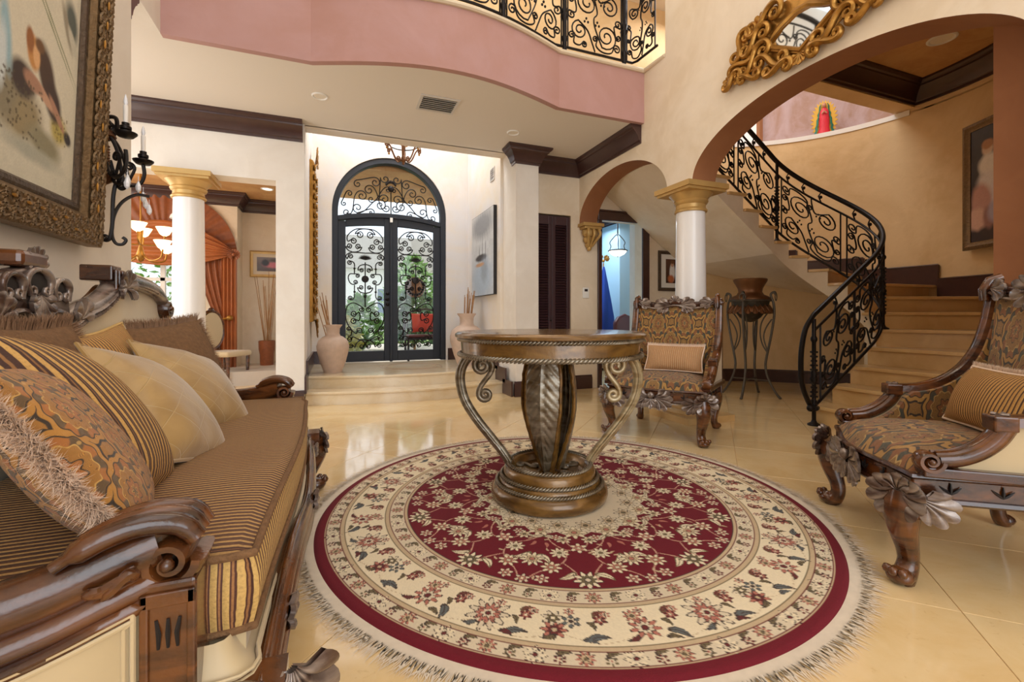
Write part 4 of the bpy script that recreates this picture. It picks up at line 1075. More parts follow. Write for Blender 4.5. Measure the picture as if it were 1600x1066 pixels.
def feather(ang, name='feather'):
    g = MB(); nU, nV = 20, 150
    def fn(u, v):
        x = (u-.5)*2; z = lerp(.15, .80, v)
        wv = lerp(.018, .095, min(1, v*1.9)**.8)*(1-.25*max(0, v-.8)/.2*abs(x))
        r0 = .075+.06*math.sin(PI*min(1, v*.95))**1.2+.035*v*v
        bar = .008*abs(math.sin((v*26+abs(x)*4.5)*PI/2))**.7*min(1, abs(x)*4)*(1-.3*abs(x))
        rib = .012*max(0, 1-abs(x)*6)
        rad = r0-.03*x*x+bar+rib
        return V(x*wv, -rad, z)
    g.grid(fn, nU, nV)
    g.grid(lambda u, v: fn(u, v)+V(0, .02, 0), nU, 12)
    T = Matrix.Rotation(ang, 4, 'Z')
    o = g.build(name, M['tablemetal'], tb_, smooth=35, T=T)
    e = MB()
    for s_ in (0, 1): e.tube([fn(s_, v/24)+V(0, .006, 0) for v in range(25)], [.011]*20+[.012]*5, 6)
    e.build('feather_edge', M['tablewood'], tb_, T=T)
    return o
for an in (-22, 98, 218): feather(math.radians(an))
m = MB(); m.lathe([(.03, .13), (.05, .2), (.075, .45), (.08, .7), (.11, .785)], 20); m.build('pedestal_core', M['tablewood'], tb_)
LEG = [(-.41, .79), (-.455, .755), (-.485, .70), (-.492, .63), (-.468, .53), (-.405, .425), (-.318, .315), (-.262, .245), (-.222, .185)]
for s_ in (1, -1):
    mt = M['tablemetal'] if s_ > 0 else M['scrollgold']
    m = MB(); P = smooth_path([(s_*x, 0, z) for x, z in LEG], 7)
    n = len(P); m.tube(P, [lerp(.024, .019, i/n) for i in range(n)], 10, ex=1.25, up=(0, 1, 0))
    for sy in (-1, 1): m.tube([p+V(0, sy*.021, 0) for p in P], [.008]*(n-1)+[.003], 6)
    m.tube([p+V(-s_*.017, 0, .008) for p in P], .006, 5)
    lg = m.build('scroll_leg', mt, tb_, smooth=60)
    m = MB()
    c = scroll((s_*-.372, .715), (s_*-.355, .555), s_*1, .058, .036, 'S', 1.6, 1.4)
    m.tube([(a, 0, b) for a, b in c], .0115, 8, ex=1.3, up=(0, 1, 0)); m.build('scroll', mt, lg, smooth=60)
    c2 = [(s_*(-.19+.05*k), 0, .15) for k in range(3)]
for an in (20, 140, 260, 320):
    m = MB(); c = scroll((.10, 0), (.17, .04), 1, .022, .026, 'S', 1.3, 1.3); m.tube([(a*math.cos(math.radians(an))-b*math.sin(math.radians(an)), a*math.sin(math.radians(an))+b*math.cos(math.radians(an)), .145) for a, b in c], .008, 6)
    m.build('dish_scroll', M['tablemetal'], tb_)
# ------------------------------------------------------------------ carved parts
def shell(mb, T, n=7, L=.09, spread=150, r=.012, proud=.03, curl=.6):
    """carved scallop of n ribs in the local XZ plane, growing along +Z, rim rolled outward (-Y)"""
    sp = math.radians(min(spread, 330)); rg_ = min(.016, .42*L*min(sp, 3)/n); full = spread > 250
    def fn(off):
        def f2(u, v):
            f = u-.5; k = abs(math.sin(n*PI*u)); a = f*sp*(.8+.2*v) + (0 if full else f*.9*v*v)
            ll = L*(1-(0 if full else .5)*abs(2*f)**2.2)*(.86+.14*k**.6)
            q = .10*L+(ll-.10*L)*v
            y = -(rg_*k**.7*(.25+.75*v)*(1-.5*max(0, v-.85)/.15) + proud*(.35*math.sin(PI*min(1, v*1.05))+.55*max(0, v-.6)**1.5/.25)) + off
            return T @ V(q*math.sin(a), y, q*math.cos(a))
        return f2
    mb.grid(fn(0), n*6, 8)
    a_, b_ = fn(0), fn(.012)
    mb.grid(lambda u, v: a_(u, 1).lerp(b_(u, .96), v), n*6, 1); mb.grid(b_, n*2, 2)
def roll(mb, c, ax, u, v, R, wdt, turns=1.6, r=None):
    """volute: spiral bar extruded along ax (unit), in plane u,v"""
    r = r or R*.24; ax, u, v, c = Vector(ax), Vector(u), Vector(v), Vector(c)
    sp_ = spiral((0, 0), R-r, 0, 1, turns, 36, .12)
    mb.tube([c+u*a+v*b for a, b in sp_], [lerp(r*.55, r, i/36) for i in range(37)], 8, ex=wdt/(2*r), up=None) if False else None
    P = [c+u*a+v*b for a, b in sp_]
    N = len(P); n = 10; vs = []
    for i in range(N):
        t = (P[min(N-1, i+1)]-P[max(0, i-1)]).normalized(); nn = t.cross(ax).normalized(); q = lerp(r*.5, r, i/(N-1))
        for k in range(n):
            a = 2*PI*k/n; ca, sa = math.cos(a), math.sin(a); sg = lambda x: math.copysign(abs(x)**.6, x)
            vs.append(P[i]+nn*q*sg(ca)+ax*(wdt/2)*sg(sa))
    fs = [(i*n+k, i*n+(k+1) % n, (i+1)*n+(k+1) % n, (i+1)*n+k) for i in range(N-1) for k in range(n)]+[tuple(range(n)), tuple((N-1)*n+k for k in range(n))]
    mb.add(vs, fs)
    for s_ in (1, -1): mb.ball(c+ax*s_*wdt*.5, R*.22, 10)
def cab_leg(x, y, zt, dx, dy, k=1.0, knobs=True):
    m = MB(); L = math.hypot(dx, dy); dx /= L; dy /= L
    prof = [(0, 1.0, .062), (.014, .86, .062), (.02, .72, .055), (.008, .55, .044), (-.012, .38, .036), (-.02, .24, .033), (-.008, .13, .036), (.014, .06, .041), (.03, .02, .036), (.036, 0, .03)]
    P = smooth_path([(x+dx*a*k, y+dy*a*k, max(.001, b*zt)) for a, b, r in prof], 3); n = len(P)
    R = [float(np.interp(i/(n-1), np.linspace(0, 1, len(prof)), [q[2]*k for q in prof])) for i in range(n)]
    P = [V(p.x, p.y, max(p.z, .022*k if i > n-8 else p.z)) for i, p in enumerate(P)]
    m.tube(P[:-2], R[:-2], 12, up=(dx, dy, .001))
    fx, fy = x+dx*.028*k, y+dy*.028*k
    m.ball((fx, fy, .031*k), (.046*k, .046*k, .031*k), 12)
    if knobs:
        for a in (-40, 0, 40):
            c, s_ = math.cos(math.radians(a)), math.sin(math.radians(a)); ex, ey = dx*c-dy*s_, dx*s_+dy*c
            m.ball((fx+ex*.040*k, fy+ey*.040*k, .052*k), .017*k, 8)
    return m
def bud(mb, p, nx, s=.02):
    """carved three-leaf sprig facing nx (unit)"""
    p, nx = Vector(p), Vector(nx); t = V(0, 0, 1).cross(nx)
    for a in (-50, 0, 50):
        d = t*math.sin(math.radians(a))+V(0, 0, 1)*math.cos(math.radians(a)); q = p+d*s*.6
        mb.tube([p+nx*.001, q+nx*.003, p+d*s*1.3+nx*.001], [s*.10, s*.17, s*.05], 5)
def domed(mb, outline, z0, hgt, nu=28, nv=20, p=3.2, uvs=1.0, uvT=None):
    """outline(u,v in -1..1) -> x,y ; dome on top with rolled edge"""
    def fn(u, v):
        a, b = 2*u-1, 2*v-1; x, y = outline(a, b)
        e = (1-abs(a)**p)*(1-abs(b)**p)
        return V(x, y, z0+hgt*max(0, e)**.45)
    mb.grid(fn, nu, nv, uv=lambda u, v: (outline(2*u-1, 2*v-1)[0]*uvs, outline(2*u-1, 2*v-1)[1]*uvs))
def pillow_mesh(w, h, th, n=22, pinch=.10, puff=2.2):
    m = MB()
    def side(s_):
        def fn(u, v):
            a, b = 2*u-1, 2*v-1
            x = w/2*a*(1-pinch*(1-abs(b)**1.5)*abs(a)**3*.6); y = h/2*b*(1-pinch*(1-abs(a)**1.5)*abs(b)**3*.6)
            e = max(0, (1-abs(a)**puff)*(1-abs(b)**puff))
            wr = .006*math.sin(a*7+b*3)*e*(1-e)*2
            return V(x, y, s_*(th/2*e**.55+wr+.002))
        return fn
    for s_ in (1, -1): m.grid(side(s_), n, n, uv=lambda u, v: (u*w, v*h))
    return m, side(1)
def edge_loop(w, h, pinch, n=16):
    L = []
    q = lambda a, b: V(w/2*a*(1-pinch*(1-abs(b)**1.5)*abs(a)**3*.6), h/2*b*(1-pinch*(1-abs(a)**1.5)*abs(b)**3*.6), 0)
    for i in range(n): L.append(q(-1+2*i/n, -1))
    for i in range(n): L.append(q(1, -1+2*i/n))
    for i in range(n): L.append(q(1-2*i/n, 1))
    for i in range(n): L.append(q(-1, 1-2*i/n))
    return L
def pillow(name, label, loc, rot_m, w, h, th, mt, edge=None, fringe=None, sides=(1, 1, 1, 1), group=None, pinch=.10, fl=.05, dens=130):
    t = thing(name, label, 'cushion', loc, 0, group); t.rotation_euler = rot_m
    m, f = pillow_mesh(w, h, th, pinch=pinch); m.build('cover', mt, t, smooth=80)
    lp = edge_loop(w, h, pinch)
    if edge: m = MB(); m.tube(lp, .0065, 6, closed=True); m.build('piping', edge, t)
    if fringe:
        m = MB(); r_ = random.Random(int(w*1000+loc[0]*77)); N = len(lp)
        for i in range(N):
            sd = i*4//N
            if not sides[sd]: continue
            for k in range(dens):
                tt = r_.random(); p = lp[i].lerp(lp[(i+1) % N], tt); d = V(p.x/w, p.y/h, 0)
                d = V((1 if p.x > 0 else -1) if sd in (1, 3) else d.x*.6, (1 if p.y > 0 else -1) if sd in (0, 2) else d.y*.6, r_.uniform(-.55, .55)).normalized()
                L = fl*r_.uniform(.6, 1.1); q = p+d*L*.5; d2 = (d+V(r_.uniform(-.5, .5), r_.uniform(-.5, .5), r_.uniform(-.5, .5))).normalized(); e = q+d2*L*.5
                s_ = (d.orthogonal().normalized() if k % 2 else d.cross(d.orthogonal()).normalized())*.0008
                m.add([p-s_, p+s_, q+s_, q-s_, e], [(0, 1, 2, 3), (3, 2, 4)])
        tag(m.build('fringe', fringe, t, smooth=0), None, kind='stuff')
    return t
# ------------------------------------------------------------------ armchair
def make_chair(label, loc, rz):
    t = thing('armchair', label, 'armchair', loc, rz, None); wd, sv = M['wood'], M['silver']
    HWF, HWB, YF, YBK = .395, .355, -.355, .36
    def ol(a, b):
        hw = lerp(HWF, HWB, (b+1)/2); y = lerp(YF, YBK, (b+1)/2)
        fr = max(0, -b)**3; return a*hw, y - fr*(.035*math.cos(a*PI*.9)-.0)
    # rail
    m = MB(); ring_ = [ol(-1+2*i/16, -1) for i in range(17)]+[ol(1, -1+2*i/6) for i in range(1, 7)]+[ol(-1, 1-2*i/6) for i in range(0, 6)]
    m.prism(ring_, XY, .315, .415); rail = m.build('seat_rail', wd, t, smooth=25, bevel=.008)
    m = MB()
    for z, r in ((.322, .013), (.408, .012)): m.tube([(x, y, z) for x, y in ring_], r, 6, closed=True)
    m.build('rail_moulding', M['wood2'], t)
    m = MB()
    for a in (-.62, -.35, .35, .62): x, y = ol(a, -1); bud(m, (x, y-.003, .35), (0, -1, 0), .032)
    for s_ in (-1, 1):
        for b in (-.6, -.15, .3, .7): x, y = ol(s_, b); bud(m, (x+s_*.003, y, .35), (s_, 0, 0), .032)
    tag(m.build('leaf_carving', M['dark'], t), None, kind='stuff')
    m = MB(); x, y = ol(0, -1)
    for s_ in (-1, 1): shell(m, Matrix.Translation((s_*.01, y-.008, .36)) @ Matrix.Rotation(s_*math.radians(102), 4, 'Y'), 6, .17, 70, .013, .022)
    shell(m, Matrix.Translation((0, y-.01, .36)) @ Matrix.Rotation(math.radians(180), 4, 'Y'), 5, .10, 80, .012, .03); m.ball((0, y-.02, .37), (.03, .022, .026), 10)
    m.build('centre_shell', sv, t, smooth=60)
    for s_ in (-1, 1):
        lg = cab_leg(s_*.375, -.335, .335, s_*.8, -1).build('front_leg', wd, t, smooth=60)
        m = MB(); Tm = Matrix.Translation((s_*.372, -.33, .365)) @ Matrix.Rotation(math.atan2(s_*.8, 1), 4, 'Z')
        shell(m, Tm @ Matrix.Translation((0, -.052, 0)) @ Matrix.Rotation(PI, 4, 'Y'), 9, .125, 210, .0135, .02); shell(m, Tm @ Matrix.Translation((0, -.05, -.02)), 5, .075, 110, .012, .022)
        for q in (-1, 1): shell(m, Tm @ Matrix.Rotation(q*math.radians(50), 4, 'Z') @ Matrix.Translation((0, -.052, -.02)) @ Matrix.Rotation(PI-q*1.05, 4, 'Y'), 5, .15, 50, .012, .012)
        m.build('knee_shell', sv, lg, smooth=60)
        cab_leg(s_*.34, .335, .335, s_*.5, 1, .85, False).build('rear_leg', wd, t, smooth=60)
    # seat
    m = MB(); domed(m, lambda a, b: tuple(q*.985 for q in ol(a, b)), .41, .105); m.build('seat', M['damask2'], t, smooth=80)
    # arms
    AP = [(-.04, .632), (.04, .642), (.12, .672), (.20, .735), (.26, .83), (.295, .94), (.315, 1.05), (.325, 1.12)]
    for s_ in (-1, 1):
        xo = lambda y: s_*lerp(.40, .375, (y+.04)/.36)
        P = smooth_path([(xo(y), y, z) for y, z in AP], 6); n = len(P)
        m = MB(); vs = []; fs = []
        hw = [lerp(.034, .03, i/n) for i in range(n)]
        for i, p in enumerate(P):
            tt = (P[min(n-1, i+1)]-P[max(0, i-1)]).normalized(); nn = tt.cross(V(s_, 0, 0)).normalized()
            for (a, b) in ((-1, -.6), (-.85, .5), (-.5, .75), (.5, .75), (.85, .5), (1, -.6)): vs.append(p+V(a*hw[i], 0, 0)*s_+(nn if nn.z > 0 or nn.y < 0 else -nn)*b*.028)
        for i in range(n-1):
            for k in range(6): fs.append((i*6+k, i*6+(k+1) % 6, (i+1)*6+(k+1) % 6, (i+1)*6+k))
        fs += [tuple(range(6)), tuple((n-1)*6+k for k in range(6))]
        m.add(vs, fs); arm = m.build('arm', wd, t, smooth=40)
        m = MB(); x0 = xo(-.06); m.box(x0-.036, x0+.036, -.105, -.035, .598, .652); blk = m.build('arm_block', wd, arm, smooth=0, bevel=.006)
        m = MB()
        for a in range(4): an = PI/4+a*PI/2; m.tube([(x0, -.07, .653), (x0+.024*math.cos(an), -.07+.024*math.sin(an), .655)], [.004, .008], 5)
        m.ball((x0, -.07, .654), .006, 6); m.build('rosette', M['silver'], arm)
        m = MB(); Q = smooth_path([(x0, -.06, .61), (x0, -.085, .565), (x0, -.13, .52), (x0, -.19, .488), (x0, -.25, .478)], 6)
        m.tube(Q, [lerp(.036, .03, i/len(Q)) for i in range(len(Q))], 10); roll(m, (x0, -.278, .473), (s_, 0, 0), (0, 1, 0), (0, 0, 1), .052, .066, 1.7)
        for q in (-.5, .5): m.tube([p+V(q*.04, -.012, .02) for p in Q], .009, 6)
        m.build('arm_support', M['wood'], arm, smooth=50)
        m = MB(); m.box(s_*.40-.045, s_*.40+.03 if s_ > 0 else s_*.40+.045, -.30, .30, .415, .452); m.build('arm_base', M['wood2'], arm, smooth=0, bevel=.006)
        pl_ = [(-.19, .45)]+[(q.y+.02, q.z-.02) for q in Q[::-1][6:]]+[(p.y, p.z-.015) for p in P[3:]]+[(.34, .45)]
        for (nm, mt, a, b) in (('inner_side', M['damask'], s_*.335, s_*.372), ('outer_side', M['satin'], s_*.373, s_*.398)):
            m = MB(); m.prism(pl_, YZ, a, b); o = m.build(nm, mt, t, smooth=0, bevel=.008)
            L_ = o.data.uv_layers.new(name='UVMap')
            for lp in o.data.loops: c = o.data.vertices[lp.vertex_index].co; L_.data[lp.index].uv = (c.y, c.z)
        m = MB(); m.tube([(s_*.372, .345, .32), (s_*.375, .345, .8), (s_*.377, .35, 1.10)], .036, 4); m.build('back_post', M['wood2'], t, smooth=0, bevel=.006)
        m = MB(); roll(m, (s_*.365, .345, 1.125), (s_, 0, 0), (0, 1, 0), (0, 0, 1), .062, .075, 1.8); m.tube([(s_*.365, .29, 1.08), (s_*.365, .285, 1.13), (s_*.365, .31, 1.175), (s_*.36, .35, 1.19)], .022, 8)
        m.build('top_volute', wd, t, smooth=50)
    # back
    topz = lambda a: 1.075+.045*abs(a)**3+.035*math.exp(-(a/.28)**2)
    m = MB()
    def bk(u, v):
        a = 2*u-1; z = lerp(.44, topz(a), v); y = lerp(.245, .325, v)-.035*(1-abs(a)**3)*(math.sin(PI*min(1, v*.9+.08)))**.7
        return V(a*.342, y, z)
    m.grid(bk, 24, 24, uv=lambda u, v: ((2*u-1)*.342+.15, lerp(.44, 1.1, v)+.13)); m.build('back_cushion', M['damask'], t, smooth=80)
    m = MB(); oln = [(-.37, .34), (.37, .34)]+[(a*.37, topz(a)+.02) for a in np.linspace(1, -1, 21)]
    m.prism(oln, XZ, .335, .375); m.build('back_board', M['wood2'], t, smooth=0)
    m = MB(); P = [V(a*.35, .325, topz(a)+.028) for a in np.linspace(-1, 1, 41)]
    m.tube(P, [.028+.01*math.exp(-((i-20)/7)**2) for i in range(41)], 10); cr_ = m.build('crest_rail', M['wood2'], t, smooth=60)
    m = MB()
    shell(m, Matrix.Translation((0, .30, 1.125)), 7, .075, 130, .012, .02)
    for s_ in (-1, 1): shell(m, Matrix.Translation((s_*.02, .298, 1.12)) @ Matrix.Rotation(s_*math.radians(98), 4, 'Y'), 5, .17, 50, .012, .018); shell(m, Matrix.Translation((s_*.345, .295, 1.14)) @ Matrix.Rotation(-s_*math.radians(100), 4, 'Y'), 4, .13, 40, .012, .016)
    m.tube([V(a*.335, .292, topz(a)-.004) for a in np.linspace(-1, 1, 41)], .008, 5)
    m.build('crest_carving', M['silver'], cr_, smooth=60)
    return t
phiA = math.atan2(-.77, -.637); phiB = math.atan2(-.83, .56)
ch1 = make_chair('paisley armchair at the right edge, close to the stair foot', (2.50, 1.14, 0), phiA)
ch2 = dup(ch1, (2.70, 3.235, 0), phiB, 'paisley armchair standing behind the table in front of the white column')
def on_chair(ch, x, y, z): 
    c, s_ = math.cos(ch.rotation_euler.z), math.sin(ch.rotation_euler.z); return (ch.location.x+x*c-y*s_, ch.location.y+x*s_+y*c, z)
def face_rot(yaw, tilt, roll=0):
    """cushion local z = outward face; yaw: direction the face looks (plan angle), tilt back from vertical"""
    return (Matrix.Rotation(yaw+PI/2, 3, 'Z') @ Matrix.Rotation(PI/2-tilt, 3, 'X') @ Matrix.Rotation(roll, 3, 'Z')).to_euler()
pillow('lumbar_cushion', 'gold striped lumbar cushion with fringe on the right edge armchair', on_chair(ch1, .03, .115, .645), face_rot(phiA-PI/2, .42), .50, .27, .15, M['thin_stripe'], M['fringe'], M['fringe'], (0, 0, 1, 0), fl=.03)
pillow('lumbar_cushion', 'rose striped lumbar cushion with fringe on the armchair behind the table', on_chair(ch2, .04, .115, .63), face_rot(phiB-PI/2, .42), .50, .24, .13, M['pale_stripe'], M['fringe'], M['fringe'], (0, 0, 1, 0), fl=.03)
# ------------------------------------------------------------------ sofa along the left wall
SL = V(-.52, 1.86, 0)
sf = thing('sofa', 'carved walnut sofa with striped seat and cream back along the left wall', 'sofa', tuple(SL))
TS = Matrix.Translation(-SL)
wd, sv = M['wood'], M['silver']
YC, YN, YFa = 1.86, .99, 2.80
def fx(y): return -.135-.014*math.cos((y-YN)/(YFa-YN)*2*PI)*1.0 + (-.02 if y > 2.7 else 0)
# seat cushion: crowned top, boxing, piping
NY, NX = 60, 24
def top(u, v):
    y = lerp(YN, YFa, u); xf = fx(y); x = lerp(-.82, xf, v)
    e = (1-abs(2*u-1)**10)*(1-max(0, 2*v-1)**8)
    return V(x, y, .545+.022*max(0, e)**.5)
m = MB(); m.grid(top, NY, NX, uv=lambda u, v: (top(u, v).x, top(u, v).y)); m.build('seat_cushion', M['sofa_stripe'], sf, smooth=80, T=TS)
def boxring(z): 
    P = [V(-.235, YN, z)]+[V(lerp(-.235, fx(YN)-.02, i/4), YN, z) for i in range(1, 4)]
    P += [V(fx(lerp(YN, YFa, i/40)), lerp(YN+.006, YFa-.006, i/40), z) for i in range(41)]
    P += [V(lerp(fx(YFa)-.02, -.24, i/4), YFa, z) for i in range(1, 5)]; return P
A, B = boxring(.545), boxring(.405); L = [0]
for i in range(1, len(A)): L.append(L[-1]+(A[i]-A[i-1]).length)
m = MB(); vs = []; uv = []
nb_ = 6
for i in range(len(A)):
    for k in range(nb_+1):
        t = k/nb_; p = A[i].lerp(B[i], t); nrm = V(0, -1, 0) if i < 4 else (V(0, 1, 0) if i > len(A)-5 else V(1, 0, 0)); p = p+nrm*.012*math.sin(PI*t); vs.append(p); uv.append((L[i], t*.14))
fs = [(i*(nb_+1)+k, (i+1)*(nb_+1)+k, (i+1)*(nb_+1)+k+1, i*(nb_+1)+k+1) for i in range(len(A)-1) for k in range(nb_)]
m.add(vs, fs, uv); m.add(B+[V(-.24, YN, .405)], [tuple(range(len(B)))]) if False else None
m.build('cushion_boxing', M['boxing'], sf, smooth=80, T=TS)
for P in (A, B):
    m = MB(); m.tube([p+V(.004, 0, .002) for p in P], .008, 8); m.build('piping', M['chenille'], sf, T=TS)
m = MB(); m.box(-.9, -.16, YN+.01, YFa-.01, .36, .41); m.build('seat_deck', M['satin'], sf, smooth=0, T=TS)
# front apron and lower rail
AO = [(-.235, .935), (-.19, .934), (-.16, .938), (-.142, .952), (-.134, .98)]+[(fx(y)+.006, y) for y in np.linspace(1.02, 2.86, 40)]
AI = [(-.235, .962), (-.205, .962), (-.19, .968), (-.183, .98), (-.182, 1.0)]+[(fx(y)-.042, y) for y in np.linspace(1.03, 2.86, 40)]
m = MB(); na_ = len(AO); vs = []
for (xo_, yo_), (xi_, yi_) in zip(AO, AI):
    for k in range(6): t = k/5; vs.append(V(lerp(xi_, xo_, t**1.5), lerp(yi_, yo_, t**1.5), lerp(.408, .335, t)))
m.add(vs, [(i*6+k, (i+1)*6+k, (i+1)*6+k+1, i*6+k+1) for i in range(na_-1) for k in range(5)]); ap = m.build('front_apron', M['satin'], sf, smooth=80, T=TS)
m = MB(); m.tube([V(a, b, .343) for a, b in AO], .0045, 6); m.tube([V(a, b, .355) for a, b in AO], .0035, 6); m.build('welt', M['satin'], ap, T=TS)
m = MB(); P = [V(fx(y)+.018, y, .325-.02*math.cos((y-YN)/(YFa-YN)*4*PI)) for y in np.linspace(.90, 2.88, 60)]
m.tube(P, .028, 10); m.tube([p+V(-.008, 0, -.05) for p in P], .038, 8); m.tube([p+V(.004, 0, .032) for p in P], .008, 6); m.tube(smooth_path([(-.24, .925, .318), (-.19, .925, .316), (-.14, .918, .314), (-.105, .90, .312)], 5), .03, 10); m.tube(smooth_path([(-.24, .93, .348), (-.19, .93, .346), (-.14, .925, .344), (-.11, .91, .34)], 5), .006, 6); m.build('front_rail', wd, sf, smooth=60, T=TS)
m = MB()
for y in np.linspace(1.2, 2.6, 3): shell(m, Matrix.Translation((fx(y)+.05, y, .27)) @ Matrix.Rotation(PI/2, 4, 'Z'), 5, .07, 120, .010, .008)
tag(m.build('rail_carving', sv, sf, smooth=60, T=TS), None, kind='stuff')
for y, s_ in ((.93, -1), (2.84, 1)):
    m = cab_leg(-.13, y, .30, 1, s_*.6, 1.15); m.box(-.19, -.085, y-.055, y+.055, .235, .345)
    lg = m.build('front_leg', wd, sf, smooth=50, T=TS)
    m = MB(); shell(m, Matrix.Translation((-.075, y, .36)) @ Matrix.Rotation(PI/2+s_*.5-.3, 4, 'Z') @ Matrix.Rotation(PI, 4, 'Y'), 7, .15, 110, .017, .03); m.build('knee_shell', sv, lg, smooth=60, T=TS)
for y in (.72, 3.0): cab_leg(-.90, y, .30, -1, 0, 1, False).build('rear_leg', wd, sf, smooth=60, T=TS)
# arms (near one large in view)
def arm(sg):
    y0, y1 = (.915, .70) if sg < 0 else (2.86, 3.03)     # outer face at front / back
    yo = lambda x: lerp(y0, y1, max(0, min(1, (-.25-x)/.68)))
    s_ = sg
    top_ = [(-.93, .665), (-.80, .615), (-.65, .572), (-.52, .560), (-.42, .570), (-.34, .592), (-.285, .607)]
    P = smooth_path([(x, yo(x)-s_*.055, z) for x, z in top_], 6); n = len(P)
    m = MB(); m.tube(P, [lerp(.044, .040, i/n) for i in range(n)], 12, ex=1.15); 
    m.tube([p+V(0, s_*.02, -.052) for p in P], .026, 8); m.tube([p+V(0, s_*.040, -.078) for p in P], .012, 6)
    tr_ = m.build('arm_rail', wd, sf, smooth=60, T=TS)
    m = MB(); c = P[-1]
    roll(m, (-.262, yo(-.26)-s_*.052, .585), (0, s_, 0), (1, 0, 0), (0, 0, 1), .053, .098, 1.8); 
    for q in (-.030, 0.0, .030): m.tube(smooth_path([(-.40, yo(-.4)-s_*(.055+q), .618), (-.35, yo(-.35)-s_*(.055+q*1.1), .645), (-.30, yo(-.3)-s_*(.055+q*1.1), .655), (-.25, yo(-.25)-s_*(.055+q*1.1), .643), (-.225, yo(-.24)-s_*(.055+q), .615)], 5), [.010]*3+[.019]*15+[.017]*3, 8)
    for k in range(3): m.tube(smooth_path([(-.36+.012*k, yo(-.36)-s_*.002, .575-.006*k), (-.325+.01*k, yo(-.33)+s_*.002, .578+.008*k), (-.30, yo(-.3)+s_*.0, .600-.01*k)], 4), [.004]+[.009]*7+[.004], 6)
    m.build('arm_scroll', wd, tr_, smooth=55, T=TS)
    yf = yo(-.26)
    m = MB(); a, b = sorted((yf, yf-s_*.095)); m.box(-.298, -.220, a, b, .255, .560); po = m.build('arm_post', wd, sf, smooth=0, bevel=.006, T=TS)
    m = MB()
    for (zz0, zz1) in ((.275, .30), (.520, .545)): m.box(-.298, -.220, min(yf, yf+s_*.006), max(yf, yf+s_*.006), zz0, zz1)
    for (xa, xb) in ((-.298, -.285), (-.233, -.220)): m.box(xa, xb, min(yf, yf+s_*.006), max(yf, yf+s_*.006), .275, .545)
    m.build('post_moulding', wd, po, smooth=0, bevel=.003, T=TS)
    m = MB()
    for zc_ in (.355, .475):
        for k in (-1, 0, 1): m.tube([(-.259+k*.0135, yf+s_*.001, zc_-.024), (-.259+k*.0125, yf+s_*.003, zc_), (-.259+k*.0165, yf+s_*.001, zc_+.024)], [.0025, .004, .0025], 6)
    tag(m.build('post_fluting', M['dark'], po, T=TS), None, kind='stuff')
    xs = [-.93, -.8, -.65, -.5, -.4, -.305]; m = MB(); zt = np.interp(xs, [p[0] for p in top_], [p[1] for p in top_])-.075
    vs = [V(x, yo(x)-s_*.012-(0), .31) for x in xs]+[V(x, yo(x)-s_*.012, z) for x, z in zip(xs, zt)]
    vs2 = [v-V(0, s_*.05, 0) for v in vs]; n6 = len(xs)
    fs = [(i, i+1, n6+i+1, n6+i) for i in range(n6-1)]+[(2*n6+i, 2*n6+n6+i, 2*n6+n6+i+1, 2*n6+i+1) for i in range(n6-1)]+[(n6-1, 3*n6-1, 4*n6-1, 2*n6-1)]
    m.add(vs+vs2, fs); pn = m.build('arm_panel', M['satin'], sf, smooth=80, T=TS)
    m = MB(); lo = [vs[i]+V(0, s_*.004, .01) for i in range(n6)]; hi = [vs[n6+i]+V(0, s_*.004, -.006) for i in range(n6)]
    for dd in (0, .012): m.tube(smooth_path([h+V(0, 0, -dd) for h in hi], 4)+[hi[-1]+V(.0, 0, -dd), V(-.305-dd, hi[-1].y, hi[-1].z-dd-.01), V(-.305-dd, lo[-1].y, .32+dd)]+[l+V(0, 0, dd) for l in lo[::-1]], .0042, 6)
    m.build('welt', M['satin'], pn, T=TS)
    m = MB(); m.tube([(x, yo(x)-s_*.02, .27) for x in (-.95, -.6, -.2)], .045, 8); m.tube([(x, yo(x)+s_*.005, .30) for x in (-.95, -.6, -.2)], .014, 6); m.build('side_rail', wd, sf, smooth=60, T=TS)
    m = MB(); m.prism([(-.9, .40), (-.25, .40), (-.25, .53), (-.5, .52), (-.9, .60)], XZ, yo(-.5)-s_*.085, yo(-.5)-s_*.10); m.build('inner_arm', M['satin'], sf, smooth=0, T=TS)
arm(-1); arm(1)
# back: cream panel, crest
CR = [(0, .985), (.09, 1.012), (.19, .978), (.28, 1.01), (.39, 1.037), (.50, 1.085), (.58, 1.135), (.68, 1.145), (.85, 1.142), (1.02, 1.118), (1.12, 1.08), (1.17, 1.0)]
def cz(y): return float(np.interp(abs(y-YC), [a for a, b in CR], [b for a, b in CR]))
m = MB()
def bk(u, v):
    y = lerp(YC-1.13, YC+1.13, u); z = lerp(.5, cz(y)-.012, v)
    return V(-.86+.05*math.sin(PI*v)**.8*(1-abs(2*u-1)**4)-.03*v, y, z)
m.grid(bk, 64, 16); m.build('back_cushion', M['satin'], sf, smooth=80, T=TS)
ys = np.linspace(YC-1.17, YC+1.17, 90)
m = MB(); m.prism([(y, .30) for y in ys]+[(y, cz(y)+.0) for y in ys[::-1]], YZ, -.955, -.895); m.build('back_board', wd, sf, smooth=0, T=TS)
side_c = smooth_path([(.19, .985, 0), (.28, 1.022, 0), (.39, 1.05, 0), (.50, 1.098, 0), (.58, 1.150, 0), (.68, 1.165, 0), (.85, 1.160, 0), (1.0, 1.14, 0), (1.10, 1.105, 0), (1.15, 1.05, 0)], 6)
